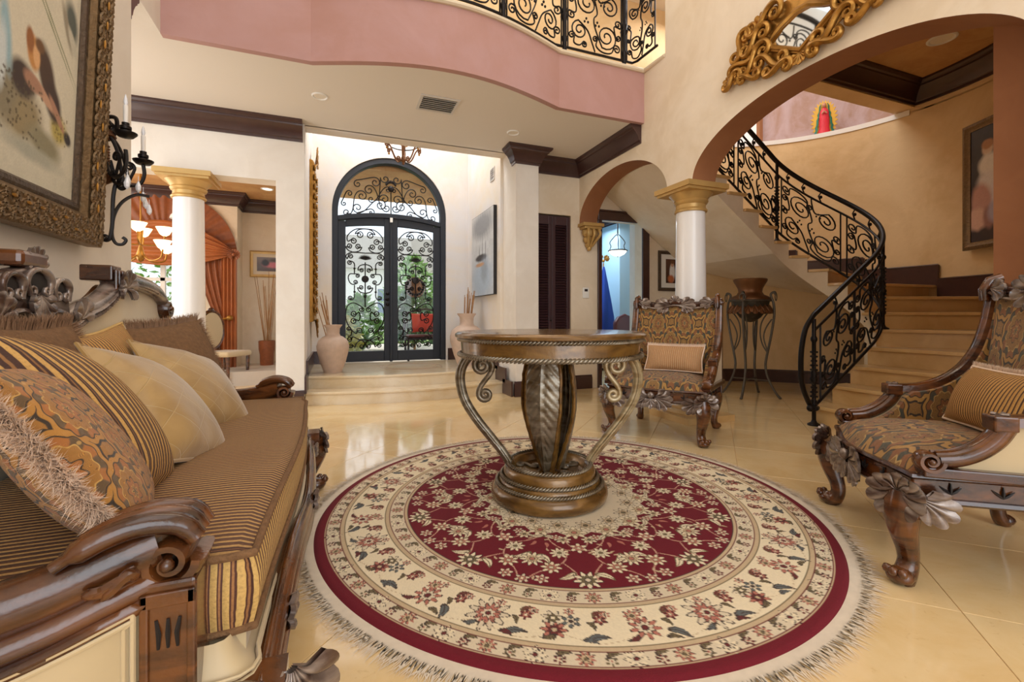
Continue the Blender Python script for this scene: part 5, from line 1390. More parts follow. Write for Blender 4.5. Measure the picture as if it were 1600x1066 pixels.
for sg in (-1, 1):
    m = MB(); P = [V(-.885, YC+sg*p.x, p.y) for p in side_c]
    m.tube(P, [.030 if p.x < .55 else .036 for p in side_c], 10, ex=1.2); m.tube([p+V(.028, 0, -.018) for p in P], .010, 6)
    cr_ = m.build('crest_rail', sv, sf, smooth=60, T=TS)
    m = MB()
    for p in P[:32]:
        if True: m.ball(p+V(.030, 0, -.034), .0095, 6)
    tag(m.build('beading', sv, cr_, T=TS), None, kind='stuff')
    m = MB(); roll(m, (-.88, YC+sg*1.135, 1.045), (1, 0, 0), (0, sg, 0), (0, 0, 1), .062, .085, 1.7); m.tube([(-.885, YC+sg*1.15, .99), (-.88, YC+sg*1.165, .75), (-.87, YC+sg*1.17, .45)], [.036, .034, .036], 8)
    m.build('end_scroll', wd, cr_, smooth=55, T=TS)
    m = MB(); m.box(-.975, -.865, YC+sg*.55-.045, YC+sg*.55+.045, 1.15, 1.215)
    for k in (-1, 0, 1): m.box(-.862, -.85, YC+sg*.55+k*.03-.011, YC+sg*.55+k*.03+.011, 1.11, 1.20)
    m.build('crest_block', wd, cr_, smooth=0, bevel=.012, T=TS)
    m = MB(); shell(m, Matrix.Translation((-.85, YC+sg*.60, 1.12)) @ Matrix.Rotation(PI/2, 4, 'Z'), 7, .085, 260, .013, .02); m.build('crest_leaf', sv, cr_, smooth=60, T=TS); m = MB(); shell(m, Matrix.Translation((-.85, YC+sg*.22, .985)) @ Matrix.Rotation(PI/2, 4, 'Z'), 5, .085, 140, .011, .018)
    m.build('crest_leaf', sv, cr_, smooth=60, T=TS)
# centre crest carving: shell with three eyes, hollows painted as dark ovals
m = MB(); pan = [(-.20, .985), (-.09, 1.012), (0, .985), (.09, 1.012), (.20, .985), (.19, 1.05), (.16, 1.12), (.09, 1.14), (0, 1.16), (-.09, 1.14), (-.16, 1.12), (-.19, 1.05)]
m.prism([(YC+a, b) for a, b in pan], YZ, -.915, -.868); cc = m.build('crest_panel', sv, sf, smooth=0, bevel=.008, T=TS)
EY = ((0, 1.108, .060, .036), (-.125, 1.092, .042, .030), (.125, 1.092, .042, .030))
for y, z, w, h in EY:
    m = MB()
    for sg in (-1, 1):
        P = []; R_ = []
        for i in range(30):
            t = i/29; a = math.radians(lerp(92, -60, t)); k = 1.06; px_, pz_ = w*k*math.cos(a), h*k*math.sin(a)
            if t > .72: q = (t-.72)/.28; an = q*2*PI*.9; px_ = w*.62+.020*(1-q*.7)*math.cos(-.9-an); pz_ = -h*.72+.018*(1-q*.7)*math.sin(-.9-an)
            P.append(V(-.862, YC+y+sg*px_, z+pz_)); R_.append(.004+.0085*math.sin(PI*min(1, .2+t*.8)))
        m.tube(P, R_, 7, ex=.8)
    m.build('crest_scroll', sv, cc, smooth=60, T=TS)
    m = MB(); m.ball((-.869, YC+y, z-.002), (.005, w*.94, h*.9), 16); m.build('crest_eye_shade', M['dark'], cc, T=TS)  # flush dark oval painted for the shade inside the eye
m = MB(); Tq = Matrix.Translation((-.862, YC, 1.075)) @ Matrix.Rotation(PI/2, 4, 'Z')
shell(m, Tq @ Matrix.Rotation(PI, 4, 'Y'), 7, .095, 120, .012, .02); shell(m, Matrix.Translation((-.875, YC, 1.145)) @ Matrix.Rotation(PI/2, 4, 'Z'), 9, .075, 150, .011, .015)
m.tube([V(-.862, YC+a, b+.006) for a, b in [(q.x, q.y) for q in smooth_path([(-.2, .985, 0), (-.09, 1.012, 0), (0, .985, 0), (.09, 1.012, 0), (.2, .985, 0)], 8)]], .011, 6)
m.build('crest_shell', sv, cc, smooth=60, T=TS)
m = MB(); m.box(-.985, -.86, YC-.09, YC+.05, 1.15, 1.20); m.build('crest_block', wd, cc, smooth=0, bevel=.014, T=TS)
# ------------------------------------------------------------------ sofa cushions
def cush(label, loc, yaw, tilt, roll, w, h, th, mt, edge=None, fr=None, **k): return pillow('throw_cushion', label, loc, face_rot(math.radians(yaw), math.radians(tilt), math.radians(roll)), w, h, th, mt, edge, fr, **k)
cush('gold paisley cushion with cream fringe at the near arm of the sofa', (-.49, 1.175, .725), 20, 32, -8, .42, .42, .15, M['damask3'], M['chenille'], M['fringe'], sides=(0, 0, 0, 1), dens=420, fl=.055)
cush('boldly striped brown and gold cushion behind the near paisley cushion', (-.555, 1.39, .745), 12, 34, -14, .50, .46, .19, M['big_stripe'], M['boxing'])
cush('plump gold satin cushion in the middle of the sofa, nearest of the two', (-.52, 1.78, .70), 2, 38, -22, .42, .44, .17, M['satin_gold'], M['satin_gold'])
cush('gold satin cushion leaning behind the nearer gold satin one', (-.54, 2.25, .70), -12, 40, -20, .44, .42, .16, M['satin_gold'], M['satin_gold'])
cush('brown chenille cushion with fringed edges by the far sofa arm', (-.70, 2.62, .76), -20, 22, 4, .56, .44, .15, M['chenille'], None, M['fringe_brown'])
cush('fine striped cushion between the satin cushions and the sofa back', (-.76, 2.12, .76), 0, 18, 6, .50, .40, .12, M['thin_stripe'], M['boxing'])
cush('fringed brown cushion against the sofa back behind the bold stripes', (-.77, 1.74, .77), 0, 16, 0, .44, .42, .12, M['chenille'], None, M['fringe_brown'])
# ------------------------------------------------------------------ pictures
def picture(nx, ny, blobs, bg0, bg1, seed=1, grain=.05):
    """painted canvas: colours per vertex, x right and y up in 0..1"""
    X_, Y_ = np.meshgrid(np.linspace(0, 1, nx), np.linspace(0, 1, ny)); r_ = np.random.RandomState(seed)
    c = np.array(S(*bg0)[:3])[None, None]*(1-Y_[..., None])+np.array(S(*bg1)[:3])[None, None]*Y_[..., None]
    n1 = r_.rand(ny//6+2, nx//6+2); yi = (Y_*(ny//6)).astype(int); xi = (X_*(nx//6)).astype(int); c = c*(1+.16*(n1[yi, xi]-.5))[..., None]
    for (cx, cy, rx, ry, ro, colr, soft) in blobs:
        a = math.radians(ro); u = (X_-cx)*math.cos(a)+(Y_-cy)*math.sin(a); v = -(X_-cx)*math.sin(a)+(Y_-cy)*math.cos(a)
        d = np.sqrt((u/rx)**2+(v/ry)**2)+.08*np.sin(u*60+v*23)*soft; k = np.clip((1-d)/max(.02, soft)+.0, 0, 1)[..., None]
        c = c*(1-k)+np.array(S(*colr)[:3])*k
    return np.clip(c*(1+grain*(r_.rand(ny, nx, 1)-.5)*2), 0, 1)
VC = vcol_mat('painted_canvas', .55)
VCg = vcol_mat('framed_print', .25)
def canvas(name, w, h, colr, parent, y=0, mt=None):
    ny, nx, _ = colr.shape; me = bpy.data.meshes.new(name)
    xs, zs = np.meshgrid(np.linspace(-w/2, w/2, nx), np.linspace(-h/2, h/2, ny)); vs = np.stack([xs, np.full_like(xs, y), zs], -1).reshape(-1, 3)
    i = (np.arange(ny-1)[:, None]*nx+np.arange(nx-1)[None, :]).ravel(); q = np.stack([i, i+1, i+nx+1, i+nx], -1)
    me.from_pydata(vs.tolist(), [], q.tolist()); ca = me.color_attributes.new('Col', 'FLOAT_COLOR', 'POINT')
    ca.data.foreach_set('color', np.concatenate([colr.reshape(-1, 3), np.ones((nx*ny, 1))], 1).astype('f').ravel())
    me.materials.append(mt or VC); o = bpy.data.objects.new(name, me); C.objects.link(o); o.parent = parent; return o
def frame(name, w, h, prof, mt, parent, y0=0, bev=0):
    """mitred frame around a w x h opening in local XZ; prof = (outward, depth toward -Y)"""
    m = MB(); n = len(prof); vs = []
    for (sx, sz) in ((-1, -1), (1, -1), (1, 1), (-1, 1)):
        for (a, d) in prof: vs.append((sx*(w/2+a), y0-d, sz*(h/2+a)))
    fs = [(c*n+k, ((c+1) % 4)*n+k, ((c+1) % 4)*n+(k+1) % n, c*n+(k+1) % n) for c in range(4) for k in range(n)]
    m.add(vs, fs); return m.build(name, mt, parent, smooth=25, bevel=bev)
# large painting on the left wall (tilted forward at the top)
PW, PH = 1.30, 1.55
pt = thing('painting', 'large painting in a heavy ornate frame on the left wall', 'painting', (XL+.06, 2.14, 2.33)); pt.rotation_euler = (Matrix.Rotation(PI/2, 3, 'Z') @ Matrix.Rotation(math.radians(2.2), 3, 'X')).to_euler()
BL = [(.78, .3, .5, .45, 0, (214, 206, 184), .7), (.95, .53, .045, .075, 25, (84, 92, 84), .5), (.92, .50, .02, .09, 30, (150, 140, 120), .5), (.96, .47, .02, .06, 40, (196, 190, 170), .4)]
BL += [(.80+d, .50-d*.2, .30, .004, -38, (132, 136, 100), .3) for d in (-.03, .0)]
BL += [(.70, .165, .13, .085, 10, (150, 134, 98), .5), (.62, .20, .08, .10, 0, (136, 126, 100), .5), (.90, .185, .065, .055, -20, (178, 160, 84), .5), (.82, .12, .12, .05, -8, (142, 134, 104), .5), (.76, .08, .2, .03, -4, (172, 170, 152), .6), (.82, .31, .050, .105, 28, (70, 48, 34), .35), (.86, .25, .05, .07, 40, (62, 42, 34), .35), (.70, .255, .075, .055, -8, (58, 42, 36), .35), (.745, .345, .038, .055, 15, (196, 138, 74), .3), (.725, .37, .024, .040, 10, (150, 92, 44), .35), (.76, .34, .020, .034, 12, (222, 172, 120), .3), (.775, .375, .03, .022, -10, (110, 74, 40), .4),
       (.80, .255, .085, .018, -24, (196, 152, 122), .3), (.885, .225, .075, .014, -40, (176, 130, 104), .3), (.75, .265, .06, .026, -12, (168, 124, 98), .35), (.955, .175, .03, .022, -30, (46, 40, 40), .4), (.615, .34, .03, .12, 12, (150, 182, 192), .5), (.60, .28, .03, .10, 0, (206, 214, 214), .5)]
rs2 = random.Random(5)
for k in range(110): BL.append((rs2.uniform(.57, .80), rs2.uniform(.10, .26), .006, .005, 0, (78, 66, 44), .7))
for k in range(30): BL.append((rs2.uniform(.86, .95), rs2.uniform(.15, .23), .005, .004, 0, (110, 96, 50), .7))
canvas('canvas', PW, PH, picture(240, 290, BL, (196, 190, 168), (212, 206, 186), 2), pt, -.012)
F1 = frame('inner_frame', PW, PH, [(0, .0), (0, .018), (.012, .03), (.03, .03), (.045, .022), (.045, 0)], M['frame_dark'], pt)
F2 = frame('outer_frame', PW+.09, PH+.09, [(0, 0), (0, .03), (.02, .05), (.07, .062), (.115, .055), (.135, .07), (.15, .06), (.15, 0)], M['gilt_dark'], pt)
m = MB(); rq = random.Random(9)
def frame_scrolls(m, w, h, wd_, dp, step=.085, sc=.03):
    for axis in (0, 1):
        Ls = (w if axis == 0 else h)+wd_; n = int(Ls/step)
        for sgn in (-1, 1):
            for i in range(n):
                t = -Ls/2+(i+.5)*Ls/n; off = sgn*((h if axis == 0 else w)/2+wd_/2)
                for q, (kk, fl) in enumerate(((1, 1), (-1, -1))):
                    c = scroll((t-.02, off-q*.0), (t+.022, off+fl*.012), kk, sc*.42, sc*.32, 'S', 1.1, 1.0, n=5)
                    m.tube([((a, -dp, b) if axis == 0 else (b, -dp, a)) for a, b in c], .006, 4)
frame_scrolls(m, PW+.09, PH+.09, .09, .060, .062, .045); frame_scrolls(m, PW+.09, PH+.09, .175, .060, .062, .045); frame_scrolls(m, PW+.09, PH+.09, .25, .066, .062, .03)
tag(m.build('frame_scrollwork', M['gilt_dark'], pt, smooth=60), None, kind='stuff')
m = MB()
for i in range(16):
    t = -.78+i*.104; m.ball((PW/2+.045+.075+rq.uniform(-.03, .03), -.07, t), (.008, .006, .024), 6); m.ball((t*.85, -.07, -(PH/2+.045+.075)+rq.uniform(-.03, .03)), (.02, .006, .008), 6)
tag(m.build('gilt_flecks', M['gold'], pt), None, kind='stuff')
# painting by the stairs
sp_ = spt(7.55, RO-.03)
p2 = thing('painting', 'framed painting of a seated figure in pale robes beside the stairs', 'painting', (6.696, 2.591, 2.50), math.radians(-116.5))
SB = [(.5, .1, .7, .2, 0, (58, 46, 48), .5), (.50, .80, .085, .07, 0, (206, 176, 150), .3), (.50, .84, .09, .05, 0, (170, 120, 80), .3), (.52, .66, .16, .12, 0, (222, 214, 206), .35), (.55, .50, .22, .13, -10, (214, 206, 206), .4), (.66, .36, .17, .2, 0, (206, 196, 204), .4), (.42, .36, .16, .18, 10, (186, 140, 128), .35), (.36, .2, .17, .12, 0, (206, 166, 148), .35), (.52, .2, .1, .12, 0, (150, 108, 100), .4), (.60, .24, .12, .12, 0, (170, 160, 176), .4)]
canvas('canvas', .92, 1.28, picture(80, 110, [(a-(.28 if k else 0), b, c, d, e, f, g) for k, (a, b, c, d, e, f, g) in enumerate(SB)], (46, 42, 54), (52, 50, 58), 3), p2, -.008)
frame('frame', .92, 1.28, [(0, 0), (0, .015), (.02, .02), (.05, .04), (.085, .03), (.085, 0)], M['gilt_dark'], p2)
# family photos in one wide frame behind the column
p3 = thing('picture_frame', 'wide dark frame with two matted portraits on the back wall', 'picture', (4.955, YB-.012, 1.685)); WFr, HFr = .86, .50
canvas('mat_board', WFr, HFr, np.ones((8, 8, 3))*np.array(S(232, 228, 220)[:3]), p3, -.002, VCg)
for x, b in ((-.22, [(.5, .45, .25, .42, 0, (228, 222, 216), .3), (.5, .78, .13, .12, 0, (196, 150, 120), .3), (.5, .88, .15, .09, 0, (110, 70, 44), .3), (.4, .18, .3, .2, 0, (190, 110, 70), .4)]), (.22, [(.55, .35, .3, .35, 0, (222, 216, 214), .3), (.5, .72, .14, .13, 0, (196, 150, 124), .3), (.5, .83, .16, .08, 0, (50, 34, 28), .3)])):
    o = canvas('portrait', .24, .36, picture(30, 44, b, (70, 44, 34), (92, 60, 44), 8), p3, -.004, VCg); o.location.x = x
frame('frame', WFr, HFr, [(0, 0), (0, .012), (.012, .018), (.03, .024), (.05, .018), (.05, 0)], M['frame_dark'], p3)
# canvas in the entry and its neighbour in the dining room
p4 = thing('canvas_picture', 'unframed grey boat canvas on the right entry wall', 'picture', (2.06-.002, 6.41, 1.92), PI/2-PI)
CB = [(.5, .2, .6, .3, 0, (176, 190, 204), .5), (.45, .46, .3, .05, 0, (70, 62, 60), .3), (.6, .30, .2, .2, 40, (150, 160, 172), .6), (.5, .85, .6, .2, 0, (150, 150, 152), .5), (.52, .55, .012, .2, 0, (60, 56, 56), .4), (.38, .53, .012, .15, 0, (60, 56, 56), .4), (.66, .53, .012, .14, 0, (60, 56, 56), .4), (.4, .38, .25, .03, 0, (196, 150, 110), .4)]
p4.rotation_euler = (0, 0, -PI/2)
m = MB(); m.box(-.53, .53, -.045, 0, -.61, .61); m.build('stretcher', M['dark'], p4, smooth=0)
canvas('canvas', 1.05, 1.21, picture(60, 70, CB, (196, 200, 206), (206, 204, 200), 4), p4, -.047)
p5 = thing('picture_frame', 'gold framed picture on the dining room back wall', 'picture', (-.99, 8.815, 1.90))
canvas('print', .52, .24, picture(40, 20, [(.5, .45, .4, .25, 0, (206, 120, 130), .4), (.25, .6, .14, .3, 0, (50, 50, 56), .4), (.6, .8, .3, .15, 0, (90, 80, 76), .4)], (90, 70, 60), (130, 120, 120), 6), p5, -.004, VCg)
frame('mat_board', .52, .24, [(0, 0), (0, .003), (.055, .003), (.055, 0)], M['stone'], p5)
frame('frame', .63, .35, [(0, 0), (0, .014), (.03, .02), (.05, .01), (.05, 0)], M['goldpaint'], p5)
# ------------------------------------------------------------------ gilt cartouche mirror above the large arch
cm = thing('cartouche_mirror', 'carved gold cartouche with a small mirror above the large arch', 'mirror', (XA-.004, 2.30, 3.06), -PI/2)
def yz(u, v, d=0): return V(u, -d, v)
m = MB(); gl = [(-.27, .03), (0, -.14), (.265, .02), (.16, .09), (.06, .15), (-.04, .16), (-.16, .12)]
m.prism(gl, lambda a, b, d: (a, -d, b), .0, .02); m.build('mirror_glass', M['mirror'], cm, smooth=0)
m = MB(); m.tube([yz(a, b, .03) for a, b in gl], .02, 6, closed=True); m.tube([yz(a*1.12, b*1.12-.004, .02) for a, b in gl], .016, 6, closed=True); fr1 = m.build('mirror_frame', M['gold'], cm, smooth=50)
m = MB(); m.prism([(-.42, .02), (-.2, -.12), (0, -.19), (.2, -.12), (.40, .0), (.5, .2), (.3, .32), (-.2, .30), (-.45, .2)], lambda a, b, d: (a, -d, b), 0, .006); m.build('back_plate', M['gold'], cm, smooth=0)
m = MB()
for s_ in (-1, 1):
    SW = [((.30, .02), (.48, -.06), 1, .07, .05), ((.42, .06), (.58, -.02), -1, .06, .045), ((.14, -.12), (.33, -.07), -1, .055, .05), ((.54, -.06), (.66, -.10), 1, .045, .03), ((.10, -.20), (.26, -.17), 1, .045, .035), ((.30, .16), (.46, .10), 1, .06, .05), ((.2, .26), (.40, .24), 1, .07, .06), ((.46, .22), (.56, .10), 1, .06, .05), ((.36, -.13), (.50, -.12), -1, .035, .03)]
    for (p, q, sd, ra, rb) in SW:
        c = scroll(p, q, sd, ra, rb, 'S', 1.4, 1.3); N = len(c); m.tube([yz(s_*a, b, .028+.02*math.sin(PI*i/N)) for i, (a, b) in enumerate(c)], [.010+.014*math.sin(PI*i/(N-1)) for i in range(N)], 6)
    for (p, ang, L) in (((.36, -.02), 100, .13), ((.50, -.04), 115, .12), ((.60, -.07), 100, .10), ((.22, -.12), 150, .10), ((.44, .1), 60, .12), ((.30, .2), 30, .13)):
        shell(m, Matrix.Translation((s_*p[0], -.02, p[1])) @ Matrix.Rotation(math.radians(ang)*s_, 4, 'Y'), 5, L, 80, .014, .035)
shell(m, Matrix.Translation((0, -.03, -.15)) @ Matrix.Rotation(PI, 4, 'Y'), 7, .10, 120, .014, .03)
m.build('acanthus_scrolls', M['gold'], cm, smooth=60)
# tall gilt mirror on the left entry wall
gm = thing('gilt_mirror', 'tall carved gilt mirror on the left entry wall', 'mirror', (-.318, 6.9, 2.0), PI/2)
m = MB(); m.box(-.28, .28, -.02, 0, -.95, 1.0); m.build('mirror_glass', M['mirror'], gm, smooth=0)
frame('frame', .54, 1.95, [(0, 0), (0, .03), (.02, .05), (.06, .06), (.09, .04), (.1, 0)], M['gold'], gm)
m = MB()
for s_ in (-1, 1):
    for i in range(16): shell(m, Matrix.Translation((s_*.32, -.055, -.95+i*.125)) @ Matrix.Rotation(s_*.5, 4, 'Y'), 5, .10, 90, .016, .03)
for z, a in ((1.08, 0), (-1.02, 180)): shell(m, Matrix.Translation((0, -.06, z)) @ Matrix.Rotation(math.radians(a), 4, 'Y'), 9, .28, 120, .022, .05)
m.build('leaf_carving', M['gold'], gm, smooth=60)
# ------------------------------------------------------------------ wall sconce
sc_ = thing('wall_sconce', 'black iron two-candle wall sconce with scrolls and crystals on the left wall', 'sconce', (XL, 3.17, 1.90), PI/2)
m = MB(); m.lathe([(.035, -.10), (.05, -.06), (.058, 0), (.05, .06), (.035, .10), (.0, .11)], 20, (0, -.001, 0), sy=.8)
for k in range(7): m.tube([(-.05, -.02, -.05+k*.016), (0, -.048, -.05+k*.016), (.05, -.02, -.05+k*.016)], .005, 5); m.lathe([(.02, -.02), (.05, 0), (.035, .03), (.02, .05), (0, .06)], 14, (0, -.03, .10)); m.lathe([(0, -.06), (.03, -.04), (.045, 0), (.02, .02)], 14, (0, -.03, -.11))
m.build('backplate', M['bronze'], sc_, smooth=40, bevel=.005)
def spl(pts, az):  # pts: (out, up) in a vertical plane turned az about the wall normal
    ca, sa = math.cos(math.radians(az)), math.sin(math.radians(az)); return [V(a*sa, -a*ca, b) for a, b in pts]
m = MB()
for az in (-38, 42):
    c = scroll((.045, .16), (.10, -.14), -1, .032, .03, 'S', 1.3, 1.2, oa=40); m.tube(spl(c, az*.5), .009, 6)
    c = scroll((.13, -.04), (.20, -.055), -1, .03, .001, 'C', 1.3, .2, ob=0); m.tube(smooth_path(spl([(.05, -.02), (.075, -.10), (.13, -.14), (.19, -.12), (.215, -.06), (.21, 0.0)], az), 6), .010, 6)
    m.tube(spl(scroll((.14, -.03), (.12, -.115), 1, .028, .02, 'C', 1.4, 1.1), az), .008, 6)
c = scroll((.10, -.17), (.03, -.46), -1, .026, .02, 'S', 1.3, 1.2, k=.9); m.tube(spl(c, 0), .0095, 6)
c = scroll((.20, -.20), (.075, -.47), 1, .0, .024, 'C', 1, 1.4, k=1); m.tube(smooth_path(spl([(.22, -.20), (.16, -.20), (.10, -.25), (.065, -.33), (.055, -.43), (.07, -.485), (.10, -.49), (.115, -.465), (.10, -.45)], 18), 6), .0085, 6)
m.tube(smooth_path(spl([(.02, .12), (.03, .20), (.075, .21), (.08, .15), (.06, .10)], 0), 6), .011, 6)
m.build('scroll_arms', M['iron'], sc_)
for k, (az, lz) in enumerate(((-38, .065), (42, 0.0))):
    p = spl([(.21, lz)], az)[0]
    m = MB(); m.lathe([(.006, 0), (.035, .004), (.05, .02), (.052, .028), (.02, .03), (.018, .04), (.026, .045), (.026, .06), (.017, .066), (.017, .08)], 16, p); m.build('candle_cup', M['iron'], sc_)
    m = MB(); m.lathe([(.011, .08), (.012, .17), (.010, .175)], 12, p); m.tube([p+V(.012, 0, .165), p+V(.014, 0, .13), p+V(.012, 0, .10)], .003, 5); cd_ = m.build('candle_sleeve', M['candle'], sc_)
    m = MB(); m.lathe([(.006, .175), (.011, .19), (.008, .21), (.001, .235)], 10, p); m.build('flame_bulb', M['crystal'], cd_)
for (o_, z_, az) in ((.21, -.13, 42), (.245, -.155, 52), (.13, -.07, 0), (.17, -.09, 20), (.22, -.12, -38), (.26, -.19, 50)):
    p = spl([(o_, z_)], az)[0]; m = MB(); m.tube([p, p-V(0, 0, .03)], .0015, 4); m.lathe([(0, -.095), (.012, -.08), (.014, -.06), (.004, -.03), (0, -.028)], 6, p); m.build('crystal_drop', M['crystal'], sc_, smooth=0)
# ------------------------------------------------------------------ urn on iron stand
us = thing('plant_stand', 'tall grey iron four-legged stand holding a bronze urn near the stairs', 'stand', (4.87, 4.26, 0), math.radians(14))
LP = [(.335, .012), (.29, .07), (.235, .17), (.19, .29), (.175, .40), (.19, .52), (.225, .70), (.26, .92), (.272, 1.05), (.262, 1.17), (.235, 1.25), (.24, 1.285), (.275, 1.30), (.285, 1.27)]
for k in range(4):
    a = k*PI/2+PI/4-.6; ca, sa = math.cos(a), math.sin(a); f = lambda r, z: V(r*ca, r*sa, z)
    m = MB(); m.tube(smooth_path([f(r, z) for r, z in LP], 5), .0145, 8); m.ball(f(.335, .014), (.02, .02, .014), 8); lg = m.build('leg', M['pewter'], us)
    m = MB(); m.tube(smooth_path([f(.24, 1.10), f(.14, .95), f(.115, .80), f(.14, .66), f(.195, .56)], 5), .008, 6); m.tube(smooth_path([f(.245, .97), f(.18, .86), f(.155, .74), f(.195, .58)], 5), .008, 6); m.build('bow_strut', M['pewter'], lg)
    m = MB(); m.tube([f(.29, 1.24)+V(-sa*.035*math.cos(q), ca*.035*math.cos(q), .045*math.sin(q)) for q in [2*PI*i/20 for i in range(20)]], .006, 6, closed=True); m.build('ring', M['pewter'], lg)
m = MB(); m.tube([(.24*math.cos(2*PI*i/32), .24*math.sin(2*PI*i/32), 1.20) for i in range(32)], .011, 6, closed=True); m.build('upper_hoop', M['pewter'], us)
m = MB()
for k in range(4):
    a = k*PI/2+PI/4-.6; m.tube([(.215*math.cos(a), .215*math.sin(a), .215), (0, 0, .215)], .008, 6)
m.build('cross_brace', M['pewter'], us)
ur = thing('urn', 'rounded bronze urn with a flared rim seated in the iron stand', 'urn', (4.87, 4.26, .93))
m = MB(); m.lathe([(0, 0), (.05, .01), (.12, .06), (.175, .14), (.21, .22), (.218, .27)], 40); m.build('body', plain('dark_bronze', S(70, 62, 50), .5, .4, var=.4, scale=12, bump=1, bscale=25, bs=.7), ur)
m = MB(); m.lathe([(.218, .27), (.226, .28), (.226, .30), (.20, .325), (.155, .345), (.135, .38), (.14, .42), (.165, .47), (.19, .51), (.197, .535), (.185, .545), (.172, .535), (.13, .43), (.12, .37)], 40); m.build('neck', M['bronze'], ur, smooth=50)
m = MB()
for k in range(20): a = k*PI/10; shell(m, Matrix.Rotation(a, 4, 'Z') @ Matrix.Translation((0, -.205, .23)) @ Matrix.Rotation(math.radians(-22), 4, 'X') @ Matrix.Rotation(PI, 4, 'Y'), 3, .14, 40, .007, .012)
tag(m.build('leaf_relief', M['bronze'], ur), None, kind='stuff')
# ------------------------------------------------------------------ floor vases with reeds
def floor_vase(label, loc, sc, pr, n, hh, lean, vm, seed):
    t = thing('floor_vase', label, 'vase', loc); m = MB(); m.lathe([(r*sc, z*sc) for r, z in pr], 36); m.build('body', vm, t, smooth=60)
    rq = random.Random(seed); zt = pr[-1][1]*sc
    for k in range(n):
        a = rq.uniform(0, 2*PI); r0 = rq.uniform(.0, .045); L = hh*rq.uniform(.75, 1.08); dx, dy = lean[0]+rq.uniform(-.12, .12), lean[1]+rq.uniform(-.12, .12)
        m = MB(); p = V(r0*math.cos(a), r0*math.sin(a), zt*.3); m.tube([p, p+V(dx*.4, dy*.4, .5)*L*.7+V(0, 0, zt*.3), p+V(dx, dy, 1)*L+V(rq.uniform(-.02, .02), 0, zt*.5)], [.006, .006, .0045], 5); m.build('reed', M['reed'], t)
    return t
VP = [(0, 0), (.115, 0), (.12, .02), (.165, .14), (.205, .30), (.21, .36), (.185, .44), (.13, .485), (.095, .50), (.085, .53), (.09, .60), (.118, .64), (.122, .65), (.10, .64), (.07, .52), (0, .50)]
floor_vase('pale stone floor vase with leaning reeds left of the front door', (-.03, 6.22, .294), .93, VP, 9, .62, (-.22, .05), M['vase'], 3)
floor_vase('pale stone floor vase with upright reeds at the right entry wall', (1.79, 6.45, .294), 1.16, VP, 16, .64, (.06, 0), M['vase'], 8)
VP2 = [(0, 0), (.11, 0), (.095, .02), (.10, .2), (.105, .38), (.12, .46), (.125, .60), (.115, .605), (.09, .5), (0, .48)]
floor_vase('carved copper vase of tall reeds in the dining room corner', (-1.06, 8.5, 0), 1.0, VP2, 14, 1.3, (-.03, 0), M['silk_dark'], 5)
# ------------------------------------------------------------------ ceiling fixtures
def downlight(label, x, y, z, r=.075, lit=False, group=None):
    t = thing('ceiling_light', label, 'ceiling light', (x, y, z), 0, group)
    m = MB(); m.lathe([(r, 0), (r, -.006), (r*.86, -.012), (r*.74, -.004), (r*.72, 0)], 28); m.build('trim_ring', M['white'], t)
    m = MB(); m.lathe([(0, -.002), (r*.5, -.004), (r*.73, -.003), (r*.73, 0)], 24); m.build('lens', M['spot_lens'] if lit else M['lens_off'], t)
    return t
downlight('round recessed light in the gallery ceiling left of the air vent', -.139, 4.741, ZC)
downlight('round recessed light in the gallery ceiling near the right pier', 1.907, 4.875, ZC)
downlight('large round speaker in the tan ceiling over the stairs', 6.1, 2.9, zc2, .13)
downlight('glowing recessed light in the dining room ceiling', -.98, 7.9, 2.97, .09, True)
av = thing('air_vent', 'rectangular louvred air vent in the gallery ceiling', 'vent', (.95, 4.50, ZC))
m = MB(); 
for a in ((-.19, .19, -.165, -.14), (-.19, .19, .14, .165), (-.19, -.165, -.14, .14), (.165, .19, -.14, .14)): m.box(*a, -.012, -.001)
m.build('vent_frame', M['vent'], av, smooth=0)
for i in range(7): m = MB(); m.box(-.165, .165, -.015, .015, -.0015, .0015, Matrix.Translation((0, -.12+i*.04, -.010)) @ Matrix.Rotation(math.radians(35), 4, 'X')); m.build('vent_slat', M['vent'], av, smooth=0)
m = MB(); m.box(-.165, .165, -.14, .14, -.0022, -.001); m.build('duct_back', plain('duct_grey', S(120, 116, 112), .7), av, smooth=0)
wv = thing('wall_vent', 'small square grille high on the right entry wall', 'vent', (2.058, 6.06, 3.0), -PI/2)
m = MB()
for a in ((-.09, .09, -.09, -.075), (-.09, .09, .075, .09), (-.09, -.075, -.075, .075), (.075, .09, -.075, .075)): m.box(a[0], a[1], -.01, 0, a[2], a[3])
m.build('vent_frame', M['vent'], wv, smooth=0)
for i in range(5): m = MB(); m.box(-.075, .075, -.010, -.002, -.06+i*.03-.008, -.06+i*.03+.006); m.build('vent_slat', plain('grille_grey', S(170, 166, 165), .5), wv, smooth=0)
ss = thing('motion_sensor', 'small white sensor beside the office door casing', 'sensor', (4.36, YB-.001, 2.44))
m = MB(); m.box(-.03, .03, -.045, 0, -.045, .045); m.build('housing', M['plastic'], ss, smooth=0, bevel=.012); m = MB(); m.ball((0, -.044, -.012), (.018, .01, .018), 10); m.build('lens', M['lens_off'], ss)
th = thing('thermostat', 'small white thermostat on the wall left of the office door', 'thermostat', (3.245, YB-.001, 1.33))
m = MB(); m.box(-.05, .05, -.02, 0, -.075, .075); m.build('housing', M['plastic'], th, smooth=0, bevel=.008); m = MB(); m.box(-.025, .025, -.0215, -.0195, .02, .055); m.build('screen', M['dark'], th, smooth=0)
